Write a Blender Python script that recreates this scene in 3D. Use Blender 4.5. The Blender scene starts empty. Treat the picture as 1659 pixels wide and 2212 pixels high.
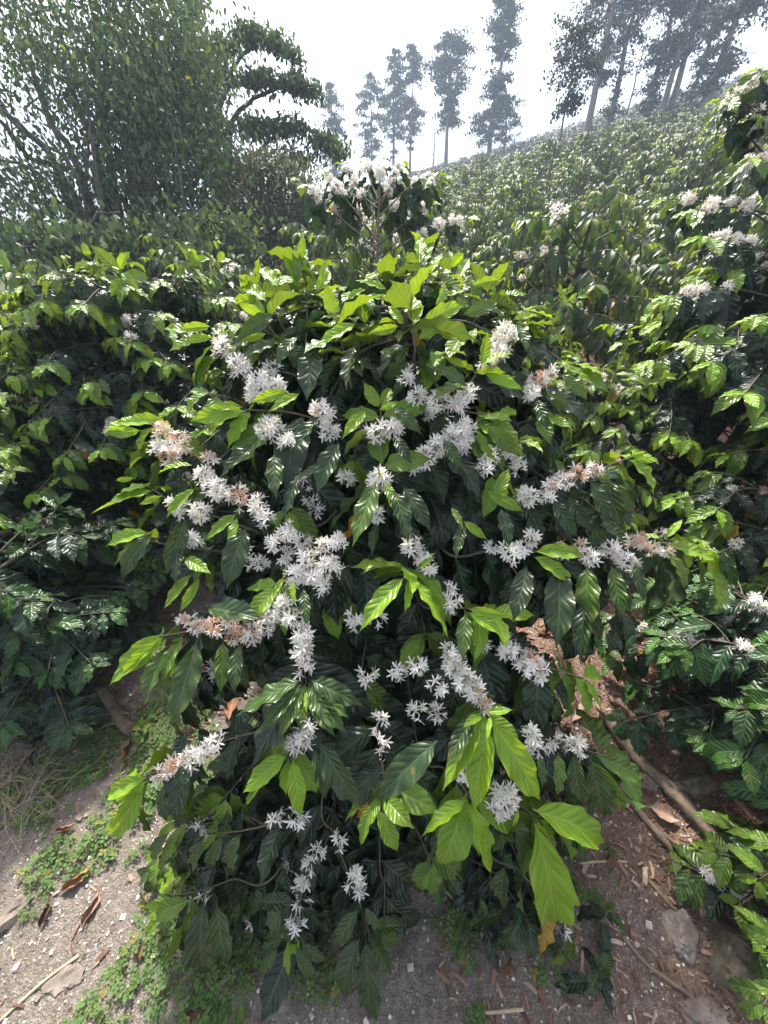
import bpy, math, random
import numpy as np
from mathutils import Vector, noise as mnoise

sc = bpy.context.scene
C = sc.collection
rad = math.radians
# ---------------------------------------------------------------- camera
PITCH = 35.0
CAMZ = 1.65
FPX = 829.5
cd = bpy.data.cameras.new('camera')
cam = bpy.data.objects.new('camera', cd)
C.objects.link(cam)
cam.location = (0, 0, CAMZ)
cam.rotation_euler = (rad(90 - PITCH), 0, 0)
cd.sensor_fit = 'HORIZONTAL'
cd.sensor_width = 36
cd.lens = 18.0
cd.clip_start = 0.02
cd.clip_end = 4000
sc.camera = cam
# ---------------------------------------------------------------- sky, sun, exposure
SUN_EL, SUN_AZ = 50.0, -14.0          # azimuth clockwise from +Y (camera looks along +Y)
w = bpy.data.worlds.new('World')
sc.world = w
w.use_nodes = True
nt = w.node_tree
bg = nt.nodes['Background']
sky = nt.nodes.new('ShaderNodeTexSky')
sky.sky_type = 'NISHITA'
sky.sun_disc = False
sky.sun_elevation = rad(SUN_EL)
sky.sun_rotation = rad(SUN_AZ)
sky.dust_density = 9.0
sky.air_density = 1.0
sky.ozone_density = 1.0
hz = nt.nodes.new('ShaderNodeHueSaturation')      # hazy white sky
hz.inputs['Saturation'].default_value = .45
nt.links.new(sky.outputs[0], hz.inputs['Color'])
nt.links.new(hz.outputs[0], bg.inputs[0])
bg.inputs[1].default_value = 0.1
sl = bpy.data.lights.new('sun', 'SUN')
so = bpy.data.objects.new('sun', sl)
C.objects.link(so)
sl.energy = 5.0
sl.angle = rad(3.5)
sl.color = (1.0, 0.95, 0.86)
sd = Vector((math.sin(rad(SUN_AZ)) * math.cos(rad(SUN_EL)), math.cos(rad(SUN_AZ)) * math.cos(rad(SUN_EL)), math.sin(rad(SUN_EL))))
so.rotation_euler = sd.to_track_quat('Z', 'Y').to_euler()
sc.view_settings.view_transform = 'Standard'
sc.view_settings.look = 'None'
sc.view_settings.exposure = 1.55
sc.view_settings.gamma = 1.0
sc.cycles.max_bounces = 8
sc.cycles.transparent_max_bounces = 8
sc.cycles.volume_bounces = 1
sc.cycles.use_denoising = True

R = np.random.RandomState(7)
CP, SP = math.cos(rad(PITCH)), math.sin(rad(PITCH))

def P(px, py, D):
    """a point seen at px,py of the 1659x2212 layout, D metres along the view axis"""
    x = (px - 829.5) / FPX
    v = (1106 - py) / FPX
    return np.array([D * x, D * (CP + v * SP), CAMZ + D * (-SP + v * CP)])

# ---------------------------------------------------------------- terrain
def sstep(a, b, x):
    t = np.clip((x - a) / (b - a), 0, 1)
    return t * t * (3 - 2 * t)

def ground_h(x, y):
    x = np.asarray(x, float); y = np.asarray(y, float)
    r = np.hypot(x, y)
    az = np.degrees(np.arctan2(x, y))
    k = np.interp(az, [-180, -60, -25, -10, 0, 8, 22, 34, 50, 80, 120, 180], [0, -.02, .02, .075, .113, .14, .192, .222, .24, .16, 0, 0])
    rr = np.minimum(r, 85)
    q = 1.03 * rr - 6.0
    h = k * 1.2 * np.log1p(np.exp(np.clip(q / 1.2, -30, 30)))
    h = np.where(q / 1.2 > 30, k * q, h)
    h = h - 0.22 * np.maximum(r - 88, 0) * (1 - sstep(150, 200, r) * 0.0)
    h = np.maximum(h, -25)
    # small bank of soil on the right
    h = h + 0.16 * sstep(0.55, 1.5, x) * sstep(-.2, .8, y) * (1 - sstep(3, 6, r))
    return h

def gz(x, y):
    return float(ground_h(x, y))

def zdet(x, y):
    r = math.hypot(x, y)
    return gz(x, y) + .03 * mnoise.fractal(Vector((x * 2.2, y * 2.2, 0)), .8, 2.0, 5) * min(1, .4 + r) + .012 * mnoise.noise(Vector((x * 14, y * 14, 3)))

def G(px, py):
    """ground point seen at px,py"""
    a = P(px, py, 1.0) - np.array([0, 0, CAMZ])
    t = CAMZ / max(1e-3, -a[2])
    for _ in range(12):
        x, y = a[0] * t, a[1] * t
        t += (CAMZ + a[2] * t - gz(x, y)) / max(1e-3, -a[2]) * 0.7
    return np.array([a[0] * t, a[1] * t, zdet(a[0] * t, a[1] * t)])

# ---------------------------------------------------------------- mesh accumulator (quads)
class Acc:
    def __init__(s):
        s.v = []; s.f = []; s.t = []; s.u = []; s.n = 0
    def add(s, v, f, tone=None, uv=None):
        v = np.asarray(v, np.float32).reshape(-1, 3)
        f = np.asarray(f, np.int64).reshape(-1, 4) + s.n
        k = len(v)
        s.v.append(v); s.f.append(f); s.n += k
        t = np.zeros((k, 4), np.float32); t[:, 3] = 1
        if tone is not None:
            t[:, :3] = tone
        s.t.append(t)
        u = np.zeros((k, 3), np.float32)
        if uv is not None:
            u[:, :2] = uv
        s.u.append(u)
    def inst(s, tpl, pos, d, n, size, tone):
        """tpl: dict v,f,uv in local space (x side, y along, z normal); many copies at once"""
        pos = np.asarray(pos, float); k = len(pos)
        if k == 0:
            return
        d = np.asarray(d, float); n = np.asarray(n, float)
        d = d / np.maximum(1e-9, np.linalg.norm(d, axis=1, keepdims=True))
        sx = np.cross(d, n)
        l = np.linalg.norm(sx, axis=1, keepdims=True)
        sx = np.where(l < 1e-4, np.array([[1., 0, 0]]), sx / np.maximum(l, 1e-9))
        n = np.cross(sx, d)
        size = np.asarray(size, float).reshape(-1, 1, 1)
        tv = tpl['v'][None]
        V = pos[:, None] + size * (tv[..., 0:1] * sx[:, None] + tv[..., 1:2] * d[:, None] + tv[..., 2:3] * n[:, None])
        m = tv.shape[1]
        F = (tpl['f'][None] + (np.arange(k) * m)[:, None, None]).reshape(-1, 4)
        tone = np.broadcast_to(np.asarray(tone, np.float32).reshape(-1, 1, 3), (k, m, 3)).reshape(-1, 3)
        uv = np.broadcast_to(tpl['uv'][None], (k, m, 2)).reshape(-1, 2)
        s.add(V.reshape(-1, 3), F, tone, uv)
    def inst_var(s, tpls, pos, d, n, size, tone, rng):
        pos = np.asarray(pos, float)
        if len(pos) == 0:
            return
        which = rng.randint(0, len(tpls), len(pos))
        d = np.asarray(d); n = np.asarray(n); size = np.asarray(size); tone = np.asarray(tone)
        for i, t in enumerate(tpls):
            m = which == i
            if m.any():
                s.inst(t, pos[m], d[m], n[m], size[m], tone[m])
    def tube(s, pts, r0, r1, sides=6, tone=None):
        pts = np.asarray(pts, float)
        k = len(pts)
        t = np.gradient(pts, axis=0)
        t /= np.maximum(1e-9, np.linalg.norm(t, axis=1, keepdims=True))
        ref = np.array([0.31, 0.17, 0.93]) if abs(t[0][2]) < .8 else np.array([1., .2, 0])
        a = np.cross(t, ref); a /= np.maximum(1e-9, np.linalg.norm(a, axis=1, keepdims=True))
        b = np.cross(t, a)
        rr = np.interp(np.linspace(0, 1, k), np.linspace(0, 1, len(np.atleast_1d(r0))) if np.ndim(r0) else [0, 1], r0 if np.ndim(r0) else [r0, r1])
        th = np.linspace(0, 2 * np.pi, sides, endpoint=False)
        ring = pts[:, None] + rr[:, None, None] * (np.cos(th)[None, :, None] * a[:, None] + np.sin(th)[None, :, None] * b[:, None])
        i = np.arange(k - 1)[:, None] * sides; j = np.arange(sides)[None]
        jn = (j + 1) % sides
        F = np.stack([i + j, i + jn, i + sides + jn, i + sides + j], -1).reshape(-1, 4)
        L = np.concatenate([[0], np.cumsum(np.linalg.norm(np.diff(pts, axis=0), axis=1))])
        uv = np.stack(np.broadcast_arrays(th[None] / 6.28, L[:, None]), -1).reshape(-1, 2)
        s.add(ring.reshape(-1, 3), F, tone, uv)
        # cap the end with a small cone tip
        tip = pts[-1] + t[-1] * rr[-1] * .6
        last = ring[-1]
        nv = np.vstack([last, np.repeat(tip[None], sides, 0)])
        F = np.stack([j[0], jn[0], sides + jn[0], sides + j[0]], -1)
        s.add(nv, F, tone)
    def build(s, name, mat, parent=None, smooth=True, origin=None):
        me = bpy.data.meshes.new(name)
        if s.n:
            v = np.concatenate(s.v); f = np.concatenate(s.f).astype(np.int32)
            if origin is not None:
                v = v - np.asarray(origin, np.float32)
            me.vertices.add(len(v)); me.vertices.foreach_set('co', v.ravel())
            me.loops.add(f.size); me.loops.foreach_set('vertex_index', f.ravel())
            me.polygons.add(len(f))
            me.polygons.foreach_set('loop_start', np.arange(0, f.size, 4, dtype=np.int32))
            me.polygons.foreach_set('loop_total', np.full(len(f), 4, np.int32))
            me.polygons.foreach_set('use_smooth', np.full(len(f), smooth, bool))
            me.update(calc_edges=True)
            ca = me.attributes.new('tone', 'FLOAT_COLOR', 'POINT')
            ca.data.foreach_set('color', np.concatenate(s.t).ravel())
            ua = me.attributes.new('luv', 'FLOAT_VECTOR', 'POINT')
            ua.data.foreach_set('vector', np.concatenate(s.u).ravel())
        me.materials.append(mat)
        o = bpy.data.objects.new(name, me)
        C.objects.link(o)
        if origin is not None and parent is None:
            o.location = origin
        if parent is not None:
            o.parent = parent
        return o

def tag(o, label=None, cat=None, group=None, kind=None):
    if label: o['label'] = label
    if cat: o['category'] = cat
    if group: o['group'] = group
    if kind: o['kind'] = kind
    return o

def thing(name, loc, label, cat, group=None):
    o = bpy.data.objects.new(name, None)
    C.objects.link(o)
    o.location = loc
    o.empty_display_size = .1
    return tag(o, label, cat, group)

def copy_tree(o, parent=None):
    c = o.copy(); C.objects.link(c)
    c.parent = parent
    for ch in list(o.children):
        copy_tree(ch, c)
    return c

# ---------------------------------------------------------------- materials
def newmat(name):
    m = bpy.data.materials.new(name); m.use_nodes = True
    nt = m.node_tree; nt.nodes.clear()
    out = nt.nodes.new('ShaderNodeOutputMaterial')
    return m, nt, out
def N(nt, t, **kw):
    n = nt.nodes.new(t)
    for k, v in kw.items():
        if k == 'inp':
            for a, b in v.items(): n.inputs[a].default_value = b
        else: setattr(n, k, v)
    return n
def mix(nt, fac, a, b, blend='MIX'):
    n = N(nt, 'ShaderNodeMix', data_type='RGBA', blend_type=blend)
    L = nt.links
    for s_, v in ((0, fac), (6, a), (7, b)):
        if hasattr(v, 'links') or isinstance(v, bpy.types.NodeSocket): L.new(v, n.inputs[s_])
        else: n.inputs[s_].default_value = v if s_ == 0 else (*v, 1)
    return n.outputs[2]
def mth(nt, op, a, b=None, c=None, clamp=False):
    n = N(nt, 'ShaderNodeMath', operation=op, use_clamp=clamp)
    for i, v in enumerate((a, b, c)):
        if v is None: continue
        if isinstance(v, bpy.types.NodeSocket): nt.links.new(v, n.inputs[i])
        else: n.inputs[i].default_value = v
    return n.outputs[0]
def ramp(nt, x, stops):
    n = N(nt, 'ShaderNodeValToRGB')
    nt.links.new(x, n.inputs[0])
    while len(n.color_ramp.elements) < len(stops): n.color_ramp.elements.new(.5)
    for e, (p, c) in zip(n.color_ramp.elements, stops):
        e.position = p; e.color = (*c, 1)
    return n.outputs[0]

def leaf_material(name, dark, mid, young, rough=.33, veins=True, trans=.3, spec=.5, aged=(.45, .26, .02)):
    m, nt, out = newmat(name); L = nt.links
    at = N(nt, 'ShaderNodeAttribute', attribute_name='tone')
    sp = N(nt, 'ShaderNodeSeparateColor'); L.new(at.outputs['Color'], sp.inputs[0])
    yg, rn, ye = sp.outputs
    base = mix(nt, rn, dark, mid)
    base = mix(nt, yg, base, young)
    base = mix(nt, ye, base, aged)
    bumpn = None
    if veins:
        uv = N(nt, 'ShaderNodeAttribute', attribute_name='luv')
        su = N(nt, 'ShaderNodeSeparateXYZ'); L.new(uv.outputs['Vector'], su.inputs[0])
        au = mth(nt, 'ABSOLUTE', su.outputs[0])
        ph = mth(nt, 'SUBTRACT', mth(nt, 'MULTIPLY', su.outputs[1], 8.0), mth(nt, 'MULTIPLY', au, 1.5))
        wv = mth(nt, 'ABSOLUTE', mth(nt, 'SINE', mth(nt, 'MULTIPLY', ph, math.pi)))
        hgt = mth(nt, 'MULTIPLY', mth(nt, 'POWER', wv, .8), mth(nt, 'SMOOTH_MIN', mth(nt, 'MULTIPLY', au, 4.0), 1.0, .3))
        vein = mth(nt, 'SUBTRACT', 1.0, mth(nt, 'MULTIPLY', wv, 4.0), clamp=True)
        midr = mth(nt, 'SUBTRACT', 1.0, mth(nt, 'MULTIPLY', au, 14.0), clamp=True)
        vm = mth(nt, 'MAXIMUM', mth(nt, 'MULTIPLY', vein, .12), mth(nt, 'MULTIPLY', midr, .55))
        light = mix(nt, yg, (.09, .15, .05), (.36, .52, .12))
        base = mix(nt, vm, base, light)
        bp = N(nt, 'ShaderNodeBump', inp={'Strength': .5, 'Distance': .004})
        L.new(hgt, bp.inputs['Height'])
        bumpn = bp.outputs[0]
    sn = N(nt, 'ShaderNodeTexNoise', inp={'Scale': 26.0, 'Detail': 2.0, 'Roughness': .6}); tcs = N(nt, 'ShaderNodeTexCoord'); L.new(tcs.outputs['Object'], sn.inputs['Vector'])
    spt = mth(nt, 'MULTIPLY', mth(nt, 'SUBTRACT', sn.outputs[0], .69), 12.0, clamp=True)
    base = mix(nt, mth(nt, 'MULTIPLY', spt, .75), base, (.22, .13, .03))
    geo = N(nt, 'ShaderNodeNewGeometry')
    under = mix(nt, .45, base, (.12, .2, .07))
    base2 = mix(nt, geo.outputs['Backfacing'], base, under)
    no = N(nt, 'ShaderNodeTexNoise', inp={'Scale': 14.0, 'Detail': 3.0})
    tc = N(nt, 'ShaderNodeTexCoord'); L.new(tc.outputs['Object'], no.inputs['Vector'])
    hs = mth(nt, 'ADD', .72, mth(nt, 'MULTIPLY', no.outputs[0], .56))
    hv = N(nt, 'ShaderNodeHueSaturation'); L.new(hs, hv.inputs['Value']); L.new(base2, hv.inputs['Color'])
    rg = mth(nt, 'ADD', rough - .08, mth(nt, 'MULTIPLY', no.outputs[0], .18))
    rg = mth(nt, 'ADD', rg, mth(nt, 'MULTIPLY', geo.outputs['Backfacing'], .2))
    pb = N(nt, 'ShaderNodeBsdfPrincipled', inp={'Specular IOR Level': spec})
    L.new(hv.outputs[0], pb.inputs['Base Color']); L.new(rg, pb.inputs['Roughness'])
    tr = N(nt, 'ShaderNodeBsdfTranslucent')
    tcol = mix(nt, yg, tuple(c * 1.6 for c in mid), (young[0] * 1.9, young[1] * 1.5, young[2] * .6))
    tcol = mix(nt, ye, tcol, (.7, .4, .03))
    L.new(tcol, tr.inputs[0])
    if bumpn is not None:
        L.new(bumpn, pb.inputs['Normal']); L.new(bumpn, tr.inputs['Normal'])
    fac = mth(nt, 'ADD', trans, mth(nt, 'MULTIPLY', yg, .2))
    ms = N(nt, 'ShaderNodeMixShader'); L.new(fac, ms.inputs[0]); L.new(pb.outputs[0], ms.inputs[1]); L.new(tr.outputs[0], ms.inputs[2])
    L.new(ms.outputs[0], out.inputs[0])
    return m

M = {}
M['coffee'] = leaf_material('coffee_leaf', (.008, .018, .011), (.020, .041, .016), (.20, .34, .022), rough=.32, trans=.12, spec=.42)
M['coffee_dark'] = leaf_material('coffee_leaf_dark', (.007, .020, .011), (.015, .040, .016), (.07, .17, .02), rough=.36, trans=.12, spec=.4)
M['hill'] = leaf_material('hill_leaf', (.016, .034, .010), (.050, .086, .018), (.17, .26, .03), rough=.42, veins=False, trans=.26)
M['forest'] = leaf_material('forest_leaf', (.020, .036, .018), (.045, .072, .030), (.12, .2, .04), rough=.5, veins=False, trans=.28)
M['far'] = leaf_material('far_leaf', (.008, .015, .012), (.022, .036, .022), (.07, .10, .035), rough=.6, veins=False, trans=.15)
M['thicket'] = leaf_material('thicket_leaf', (.04, .045, .028), (.085, .085, .05), (.14, .17, .06), rough=.6, veins=False, trans=.3)
M['redleaf'] = leaf_material('red_leaf', (.35, .04, .02), (.5, .08, .03), (.6, .2, .05), rough=.6, veins=False, trans=.3)
M['clover'] = leaf_material('clover_leaf', (.05, .10, .035), (.10, .17, .055), (.2, .29, .08), rough=.5, veins=False, trans=.3, spec=.3)

def petal_material():
    m, nt, out = newmat('petal'); L = nt.links
    at = N(nt, 'ShaderNodeAttribute', attribute_name='tone')
    sp = N(nt, 'ShaderNodeSeparateColor'); L.new(at.outputs['Color'], sp.inputs[0])
    wilt, rn, gr = sp.outputs
    c = mix(nt, rn, (.86, .82, .76), (.92, .91, .89))
    c = mix(nt, wilt, c, (.62, .30, .13))
    c = mix(nt, gr, c, (.35, .45, .12))
    pb = N(nt, 'ShaderNodeBsdfPrincipled', inp={'Roughness': .5, 'Specular IOR Level': .3})
    L.new(c, pb.inputs['Base Color'])
    tr = N(nt, 'ShaderNodeBsdfTranslucent'); L.new(c, tr.inputs[0])
    ms = N(nt, 'ShaderNodeMixShader', inp={0: .3}); L.new(pb.outputs[0], ms.inputs[1]); L.new(tr.outputs[0], ms.inputs[2])
    L.new(ms.outputs[0], out.inputs[0])
    return m
M['petal'] = petal_material()

def bark_material(name, a, b, scale=30, rough=.85, bump=.004):
    m, nt, out = newmat(name); L = nt.links
    tc = N(nt, 'ShaderNodeTexCoord')
    no = N(nt, 'ShaderNodeTexNoise', inp={'Scale': scale, 'Detail': 6.0, 'Roughness': .65}); L.new(tc.outputs['Object'], no.inputs['Vector'])
    no2 = N(nt, 'ShaderNodeTexNoise', inp={'Scale': scale * .2, 'Detail': 3.0}); L.new(tc.outputs['Object'], no2.inputs['Vector'])
    f = mth(nt, 'ADD', mth(nt, 'MULTIPLY', no.outputs[0], .6), mth(nt, 'MULTIPLY', no2.outputs[0], .5))
    c = ramp(nt, f, [(.38, a), (.68, b)])
    pb = N(nt, 'ShaderNodeBsdfPrincipled', inp={'Roughness': rough, 'Specular IOR Level': .25}); L.new(c, pb.inputs['Base Color'])
    bp = N(nt, 'ShaderNodeBump', inp={'Strength': .8, 'Distance': bump}); L.new(no.outputs[0], bp.inputs['Height']); L.new(bp.outputs[0], pb.inputs['Normal'])
    L.new(pb.outputs[0], out.inputs[0])
    return m
M['bark'] = bark_material('coffee_bark', (.05, .04, .028), (.15, .12, .09), 60)
M['twig'] = bark_material('green_twig', (.07, .09, .03), (.2, .2, .10), 80)
M['trunk'] = bark_material('tree_bark', (.035, .03, .025), (.10, .085, .07), 6, bump=.03)
M['paletrunk'] = bark_material('pale_bark', (.13, .11, .10), (.26, .23, .21), 4, bump=.03)
M['deadwood'] = bark_material('dead_wood', (.06, .042, .03), (.25, .19, .135), 40, bump=.008)
M['straw'] = bark_material('straw', (.30, .24, .15), (.5, .42, .28), 40)
M['stone'] = bark_material('stone', (.10, .08, .065), (.27, .225, .19), 26, bump=.012)
M['mossy'] = bark_material('mossy_stone', (.055, .05, .025), (.29, .24, .19), 30, bump=.02)

def chip_material(name, cols, rough=.8):
    m, nt, out = newmat(name); L = nt.links
    at = N(nt, 'ShaderNodeAttribute', attribute_name='tone')
    sp = N(nt, 'ShaderNodeSeparateColor'); L.new(at.outputs['Color'], sp.inputs[0])
    n = len(cols)
    c = ramp(nt, sp.outputs[1], [(i / max(1, n - 1), col) for i, col in enumerate(cols)])
    tc = N(nt, 'ShaderNodeTexCoord')
    no = N(nt, 'ShaderNodeTexNoise', inp={'Scale': 90.0, 'Detail': 3.0}); L.new(tc.outputs['Object'], no.inputs['Vector'])
    hv = N(nt, 'ShaderNodeHueSaturation'); L.new(mth(nt, 'ADD', .6, mth(nt, 'MULTIPLY', no.outputs[0], .8)), hv.inputs['Value']); L.new(c, hv.inputs['Color'])
    pb = N(nt, 'ShaderNodeBsdfPrincipled', inp={'Roughness': rough, 'Specular IOR Level': .25}); L.new(hv.outputs[0], pb.inputs['Base Color'])
    L.new(pb.outputs[0], out.inputs[0])
    return m
M['chips'] = chip_material('wood_chips', [(.10, .05, .035), (.22, .12, .08), (.16, .09, .07), (.34, .22, .16), (.42, .31, .22)])
M['grit'] = chip_material('grit', [(.16, .13, .11), (.30, .25, .22), (.48, .43, .40), (.7, .67, .63)])
M['dryleaf'] = chip_material('dry_leaf', [(.10, .05, .035), (.20, .10, .06), (.32, .15, .07), (.30, .20, .15)], .6)

def ground_material():
    m, nt, out = newmat('soil'); L = nt.links
    tc = N(nt, 'ShaderNodeTexCoord'); V = tc.outputs['Object']
    def noi(s, d=4, r=.6):
        n = N(nt, 'ShaderNodeTexNoise', inp={'Scale': s, 'Detail': d, 'Roughness': r}); L.new(V, n.inputs['Vector']); return n.outputs[0]
    big, mid_, fine, grain = noi(1.3), noi(9), noi(60, 6, .7), noi(350, 3, .7)
    vo = N(nt, 'ShaderNodeTexVoronoi', inp={'Scale': 170.0}); L.new(V, vo.inputs['Vector'])
    sx = N(nt, 'ShaderNodeSeparateXYZ'); L.new(V, sx.inputs[0])
    grey = ramp(nt, fine, [(.3, (.12, .098, .08)), (.55, (.215, .182, .155)), (.75, (.33, .29, .255))])
    red = ramp(nt, fine, [(.3, (.10, .05, .032)), (.55, (.20, .115, .075)), (.75, (.33, .215, .15))])
    fr = mth(nt, 'ADD', mth(nt, 'MULTIPLY', sx.outputs[0], .9), mth(nt, 'MULTIPLY', mth(nt, 'SUBTRACT', big, .5), 2.2))
    fr = mth(nt, 'ADD', fr, mth(nt, 'MULTIPLY', sx.outputs[1], .35))
    fr = mth(nt, 'ADD', fr, -.25, clamp=True)
    c = mix(nt, fr, grey, red)
    wh = mth(nt, 'MULTIPLY', mth(nt, 'LESS_THAN', vo.outputs['Distance'], .28), mth(nt, 'GREATER_THAN', mid_, .5))
    c = mix(nt, mth(nt, 'MULTIPLY', wh, .5), c, (.5, .46, .42))
    hv = N(nt, 'ShaderNodeHueSaturation'); L.new(mth(nt, 'ADD', .6, mth(nt, 'MULTIPLY', grain, .8)), hv.inputs['Value']); L.new(c, hv.inputs['Color'])
    # far away the soil is covered with low green growth
    vl = N(nt, 'ShaderNodeVectorMath', operation='LENGTH'); L.new(V, vl.inputs[0])
    fg = mth(nt, 'MULTIPLY', mth(nt, 'SUBTRACT', vl.outputs['Value'], 5.0), .2, clamp=True)
    c2 = mix(nt, fg, hv.outputs[0], mix(nt, mid_, (.03, .045, .018), (.08, .085, .035)))
    pb = N(nt, 'ShaderNodeBsdfPrincipled', inp={'Roughness': .95, 'Specular IOR Level': .15}); L.new(c2, pb.inputs['Base Color'])
    hh = mth(nt, 'ADD', mth(nt, 'MULTIPLY', fine, .8), mth(nt, 'MULTIPLY', grain, .35))
    hh = mth(nt, 'SUBTRACT', hh, mth(nt, 'MULTIPLY', vo.outputs['Distance'], .35))
    bp = N(nt, 'ShaderNodeBump', inp={'Strength': 1.0, 'Distance': .012}); L.new(hh, bp.inputs['Height']); L.new(bp.outputs[0], pb.inputs['Normal'])
    L.new(pb.outputs[0], out.inputs[0])
    return m
M['soil'] = ground_material()

# ---------------------------------------------------------------- ground
def build_ground():
    na, rs = 200, np.concatenate([[0.0], np.geomspace(.12, 4, 110), np.geomspace(4.2, 560, 90)])
    th = np.linspace(0, 2 * np.pi, na, endpoint=False)
    X = rs[:, None] * np.sin(th); Y = rs[:, None] * np.cos(th)
    Z = ground_h(X, Y)
    near = [(i, j) for i in range(len(rs)) if rs[i] < 12 for j in range(na)]
    for i, j in near:
        p = Vector((X[i, j] * 2.2, Y[i, j] * 2.2, 0))
        Z[i, j] += .03 * (mnoise.fractal(p, .8, 2.0, 5)) * min(1, .4 + rs[i])
        Z[i, j] += .012 * mnoise.noise(Vector((X[i, j] * 14, Y[i, j] * 14, 3)))
    V = np.stack([X, Y, Z], -1).reshape(-1, 3)
    i = np.arange(len(rs) - 1)[:, None] * na; j = np.arange(na)[None]; jn = (j + 1) % na
    F = np.stack([i + j, i + na + j, i + na + jn, i + jn], -1).reshape(-1, 4)
    a = Acc(); a.add(V, F)
    tag(a.build('ground', M['soil']), kind='structure')
build_ground()

# ---------------------------------------------------------------- leaf and flower templates
def leaf_tpl(rng, nv=16, nu=6, W=.2, droop=.35, fold=.25, wave=.02, twist=.15, corr=.0, side=0.):
    v = np.linspace(0, 1, nv + 1)
    u = np.linspace(-1, 1, nu + 1)
    prof = W * np.sin(np.pi * np.clip(v, 0, 1) ** .88) ** .85
    prof = prof * (1 - .55 * sstep(.72, 1, v)) * (sstep(-.02, .16, v))
    prof = np.maximum(prof, .008)
    U, Vv = np.meshgrid(u, v)
    ph = rng.uniform(0, 6.28, 4)
    edge = 1 + .035 * np.sin(2 * np.pi * 5.3 * Vv + np.where(U > 0, ph[0], ph[1])) * np.abs(U) ** 2
    X = U * prof[:, None] * edge
    # bend along length
    a = droop * v ** 1.3 + .12
    ds = 1.0 / nv
    y = np.concatenate([[0], np.cumsum(np.cos(a[:-1]) * ds)])
    z = -np.concatenate([[0], np.cumsum(np.sin(a[:-1]) * ds)])
    tw = twist * rng.uniform(-1, 1) * v
    sb = side * rng.uniform(-1, 1) * v ** 2
    fz = fold * np.abs(U) ** 1.2 * prof[:, None]
    wz = wave * np.sin(2 * np.pi * (3.4 * Vv) + np.where(U > 0, ph[2], ph[3])) * np.abs(U) ** 2 * np.minimum(1, prof[:, None] / W * 1.5)
    cz = corr * np.abs(np.sin(np.pi * (8 * Vv - 1.5 * np.abs(U)))) * np.minimum(1, np.abs(U) * 4) * (1 - np.abs(U) ** 4)
    Zl = fz + wz + cz
    nx = -np.sin(tw)[:, None]; nz = np.cos(tw)[:, None]
    Xr = X * np.cos(tw)[:, None] - Zl * np.sin(tw)[:, None]
    Zr = X * np.sin(tw)[:, None] + Zl * np.cos(tw)[:, None]
    ca, sa = np.cos(a)[:, None], np.sin(a)[:, None]
    VX = Xr + sb[:, None]
    VY = y[:, None] + Zr * sa
    VZ = z[:, None] + Zr * ca
    verts = np.stack([VX, VY, VZ], -1).reshape(-1, 3)
    m = nu + 1
    i = np.arange(nv)[:, None] * m; j = np.arange(nu)[None]
    F = np.stack([i + j, i + j + 1, i + m + j + 1, i + m + j], -1).reshape(-1, 4)
    return {'v': verts, 'f': F, 'uv': np.stack([U, Vv], -1).reshape(-1, 2)}

r0 = np.random.RandomState(3)
LEAF_HI = [leaf_tpl(r0, 22, 6, W=r0.uniform(.185, .235), droop=d, fold=r0.uniform(.1, .5), wave=r0.uniform(.03, .055), twist=.7, corr=.003, side=.1) for d in (.3, .5, .7, .9, 1.15, 1.4, .5, .8)]
LEAF_YOUNG = [leaf_tpl(r0, 22, 6, W=r0.uniform(.185, .225), droop=d, fold=r0.uniform(.15, .55), wave=r0.uniform(.016, .032), twist=.5, corr=.004, side=.1) for d in (.15, .35, .6, .9, 1.1)]
LEAF_MID = [leaf_tpl(r0, 8, 4, W=r0.uniform(.18, .22), droop=d, fold=.35, wave=.02, twist=.6, side=.1) for d in (.3, .6, .9, 1.2)]
LEAF_LO = [leaf_tpl(r0, 3, 2, W=.22, droop=d, fold=.4, wave=0, twist=.5) for d in (.3, .7, 1.1)]
LEAF_TINY = [leaf_tpl(r0, 2, 1, W=.30, droop=d, fold=0, wave=0, twist=.5) for d in (.2, .8)]
LEAF_SPRAY = [leaf_tpl(r0, 4, 2, W=.24, droop=d, fold=.3, wave=0, twist=.5, side=.15) for d in (.3, .7)]
DEAD = [leaf_tpl(r0, 14, 6, W=w_, droop=d, fold=f_, wave=.05, twist=1.6, side=.25) for w_, d, f_ in ((.16, .5, 1.6), (.13, -.4, 2.2), (.2, .3, 1.0), (.24, -.3, .8))]

def quadstrip(pts, widths, sidev):
    pts = np.asarray(pts); sidev = np.asarray(sidev)
    V = np.stack([pts - sidev * np.asarray(widths)[:, None], pts + sidev * np.asarray(widths)[:, None]], 1).reshape(-1, 3)
    k = len(pts)
    F = [[2 * i, 2 * i + 1, 2 * i + 3, 2 * i + 2] for i in range(k - 1)]
    return V, np.array(F)

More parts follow.
